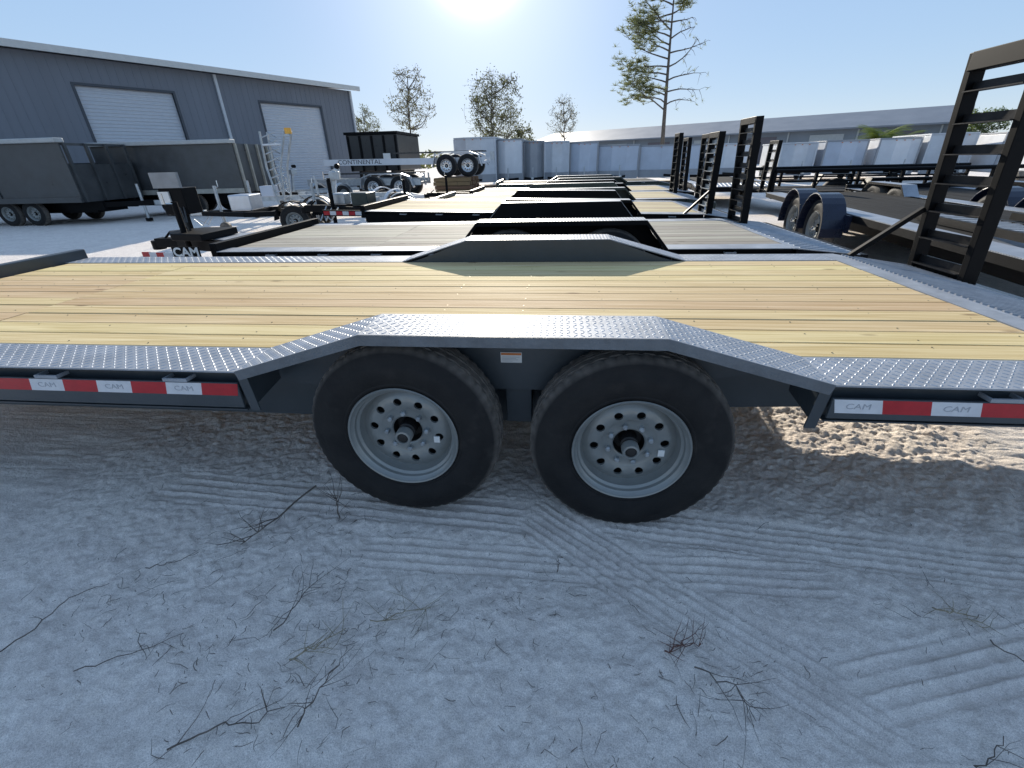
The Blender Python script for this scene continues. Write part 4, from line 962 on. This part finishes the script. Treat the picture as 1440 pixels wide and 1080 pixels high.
# ---------------------------------------------------------------- twigs and dry weeds on the sand
TWIG = mat('dry_twig', (.12, .098, .082), .85, 0, var=.3, scale=20); STRAW = mat('dry_straw', (.30, .25, .17), .85, 0, var=.3, scale=20); REDT = mat('reddish_twig', (.13, .06, .045), .85, 0, var=.3)
def sprig(name, label, cat, main, rad, nside, slen, m, seed, up=.25, group=None):
    rs = random.getstate(); random.seed(seed); mb = MB()
    base = Vector((*main[0][:2], 0)); pts = []
    P = [Vector((*p[:2], (p[2] if len(p) > 2 else .012))) - base for p in main]
    for a, b in zip(P, P[1:]):
        for k in range(5): pts.append(a.lerp(b, k/5) + Vector((random.gauss(0, .005), random.gauss(0, .005), random.gauss(0, .0025))))
    pts.append(P[-1]); n = len(pts)
    rad *= .68
    mb.tube(pts, [rad*(1-.6*k/n) for k in range(n)], 5)
    for k in range(nside):
        i = random.randint(1, n-2); d = (pts[min(n-1, i+1)]-pts[i-1]).normalized(); e = (d*random.uniform(-.2, 1) + Vector((random.gauss(0, .8), random.gauss(0, .8), random.random()*up))).normalized()
        L = slen*random.uniform(.4, 1.2); q = pts[i]; tw = [q]
        for j in range(4): e = (e+rv(.16)).normalized(); e.z = max(e.z, -.05); qq = tw[-1]+e*L/4; qq.z = max(qq.z, .004); tw.append(qq)
        mb.tube(tw, [rad*.5, rad*.42, rad*.34, rad*.26, rad*.16], 4)
        if random.random() < .5:
            e2 = (e+rv(.6)).normalized(); mb.tube([tw[2], tw[2]+e2*L*.3], [rad*.3, rad*.15], 4)
    o = mb.build(name, m); o.location = base; tag(o, label, cat, group); random.setstate(rs); return o
sprig('twig', 'dark forked twig left of the left tyre', 'twig', [(-1.10, 1.49, .05), (-1.20, 1.27, .02), (-1.255, 1.17, .012)], .006, 10, .16, TWIG, 1)
sprig('dry_weed', 'dry weed clump standing beside the left tyre', 'weed', [(-.935, 1.36, .0), (-.93, 1.385, .05), (-.95, 1.40, .11)], .0045, 14, .11, TWIG, 2, 1.2)
sprig('dry_straw', 'long curved dark stem at the left edge of the sand', 'stem', [(-1.78, .64), (-1.72, .78), (-1.70, .89, .03), (-1.62, .95, .02)], .0035, 1, .05, TWIG, 3)
sprig('dry_straw', 'thin straight straw lying right of the curved stem', 'stem', [(-1.45, .655), (-1.33, .72), (-1.20, .80)], .0028, 2, .08, TWIG, 4)
sprig('twig', 'long twig with upright sprigs at the bottom left', 'twig', [(-.99, .50), (-.90, .555), (-.82, .575), (-.74, .62)], .004, 5, .16, TWIG, 5, .8)
sprig('dry_weed', 'fan of stiff dark stems near the bottom left', 'weed', [(-.682, .585), (-.65, .66, .04), (-.605, .75, .07)], .0035, 8, .15, TWIG, 6, .8)
sprig('dry_weed', 'dry grass tuft lying above the fan of stems', 'weed', [(-.80, .745), (-.74, .79, .02), (-.66, .85, .03)], .004, 14, .12, STRAW, 7, .4)
sprig('dry_weed', 'loose straw patch in the middle of the sand', 'weed', [(-.60, .88), (-.50, .92, .02), (-.41, .96, .01)], .003, 16, .15, STRAW, 8, .3)
sprig('dry_weed', 'branching leafless weed left of the straw patch', 'weed', [(-.90, .83), (-.87, .95, .02), (-.84, 1.06, .03)], .0032, 9, .14, TWIG, 9, .4)
sprig('dry_straw', 'single upright dry sprig below the gap between the tyres', 'stem', [(.026, 1.15, 0), (.028, 1.155, .05), (.03, 1.15, .09)], .003, 2, .04, TWIG, 10, 1)
sprig('twig', 'reddish twig cluster at lower right of centre', 'twig', [(.36, .87), (.41, .89, .02), (.47, .90, .02)], .004, 14, .11, REDT, 11, .3)
sprig('dry_weed', 'dark bent stems below the reddish twig cluster', 'weed', [(.44, .83), (.52, .77, .03), (.56, .70, .01)], .0034, 9, .16, TWIG, 12, .6)
sprig('dry_weed', 'straw tuft on the right side of the sand', 'weed', [(1.27, 1.09), (1.33, 1.07, .02), (1.40, 1.04, .01)], .0035, 16, .10, STRAW, 13, .4)
sprig('dry_straw', 'thin stem near the right edge below the straw tuft', 'stem', [(1.36, .99), (1.40, .93), (1.45, .86)], .003, 2, .08, TWIG, 14)
sprig('dry_straw', 'crossed thin stems at the bottom right corner', 'stem', [(1.02, .62), (1.10, .66), (1.18, .72)], .003, 5, .14, TWIG, 15)
sprig('dry_straw', 'short broken stem left of the straight straw', 'stem', [(-1.55, 1.03), (-1.47, 1.06), (-1.40, 1.12)], .003, 3, .09, TWIG, 16)
# countless little bits
mb = MB()
CL = [(-1.2, 1.2), (-.95, 1.35), (-.87, .95), (-.74, .8), (-.65, .66), (-.5, .92), (-.85, .56), (.42, .87), (.52, .76), (1.33, 1.07), (-1.5, .9), (-1.1, .8), (.1, .6), (-.2, 1.0)]
for k in range(1100):
    if random.random() < .72:
        c_ = random.choice(CL); x = random.gauss(c_[0], .13); y = random.gauss(c_[1], .10)
    else: x = random.uniform(-2.2, 2.0); y = random.uniform(.45, 1.9)
    a = random.uniform(0, 6.28); L = min(.16, random.expovariate(1/.022)+.005); z = .004+random.random()*.01
    p = Vector((x, y, z)); pts = [p]; rr = random.uniform(.0005, .0012)
    for j in range(4):
        a += random.gauss(0, .35); pts.append(pts[-1] + Vector((math.cos(a), math.sin(a), random.gauss(0, .12)))*L/4)
    mb.tube(pts, [rr, rr*1.1, rr, rr*.8, rr*.4], 3)
tag(mb.build('plant_litter', TWIG), 'tiny bits of dry plant litter scattered on the sand', 'plant litter', kind='stuff')
mb = MB()
for k in range(1500):
    x = random.gauss(.5, .9); y = random.uniform(.5, 2.2); s = random.choice((.002, .0025, .003, .004))*random.uniform(.7, 1.3); p = Vector((x, y, .003))
    vs = [p+Vector((random.uniform(-1, 1), random.uniform(-1, 1), random.uniform(-.3, 1)))*s for _ in range(6)]
    mb.add(vs, [(0, 1, 2), (0, 2, 3), (0, 3, 4), (0, 4, 1), (5, 1, 2), (5, 2, 3), (5, 3, 4), (5, 4, 1)])
tag(mb.build('sand_crumbs', mat('crumb', (.62, .56, .50), .95, 0, var=.25)), 'small crumbs of dried sand lying on the ground', 'crumbs', kind='stuff')
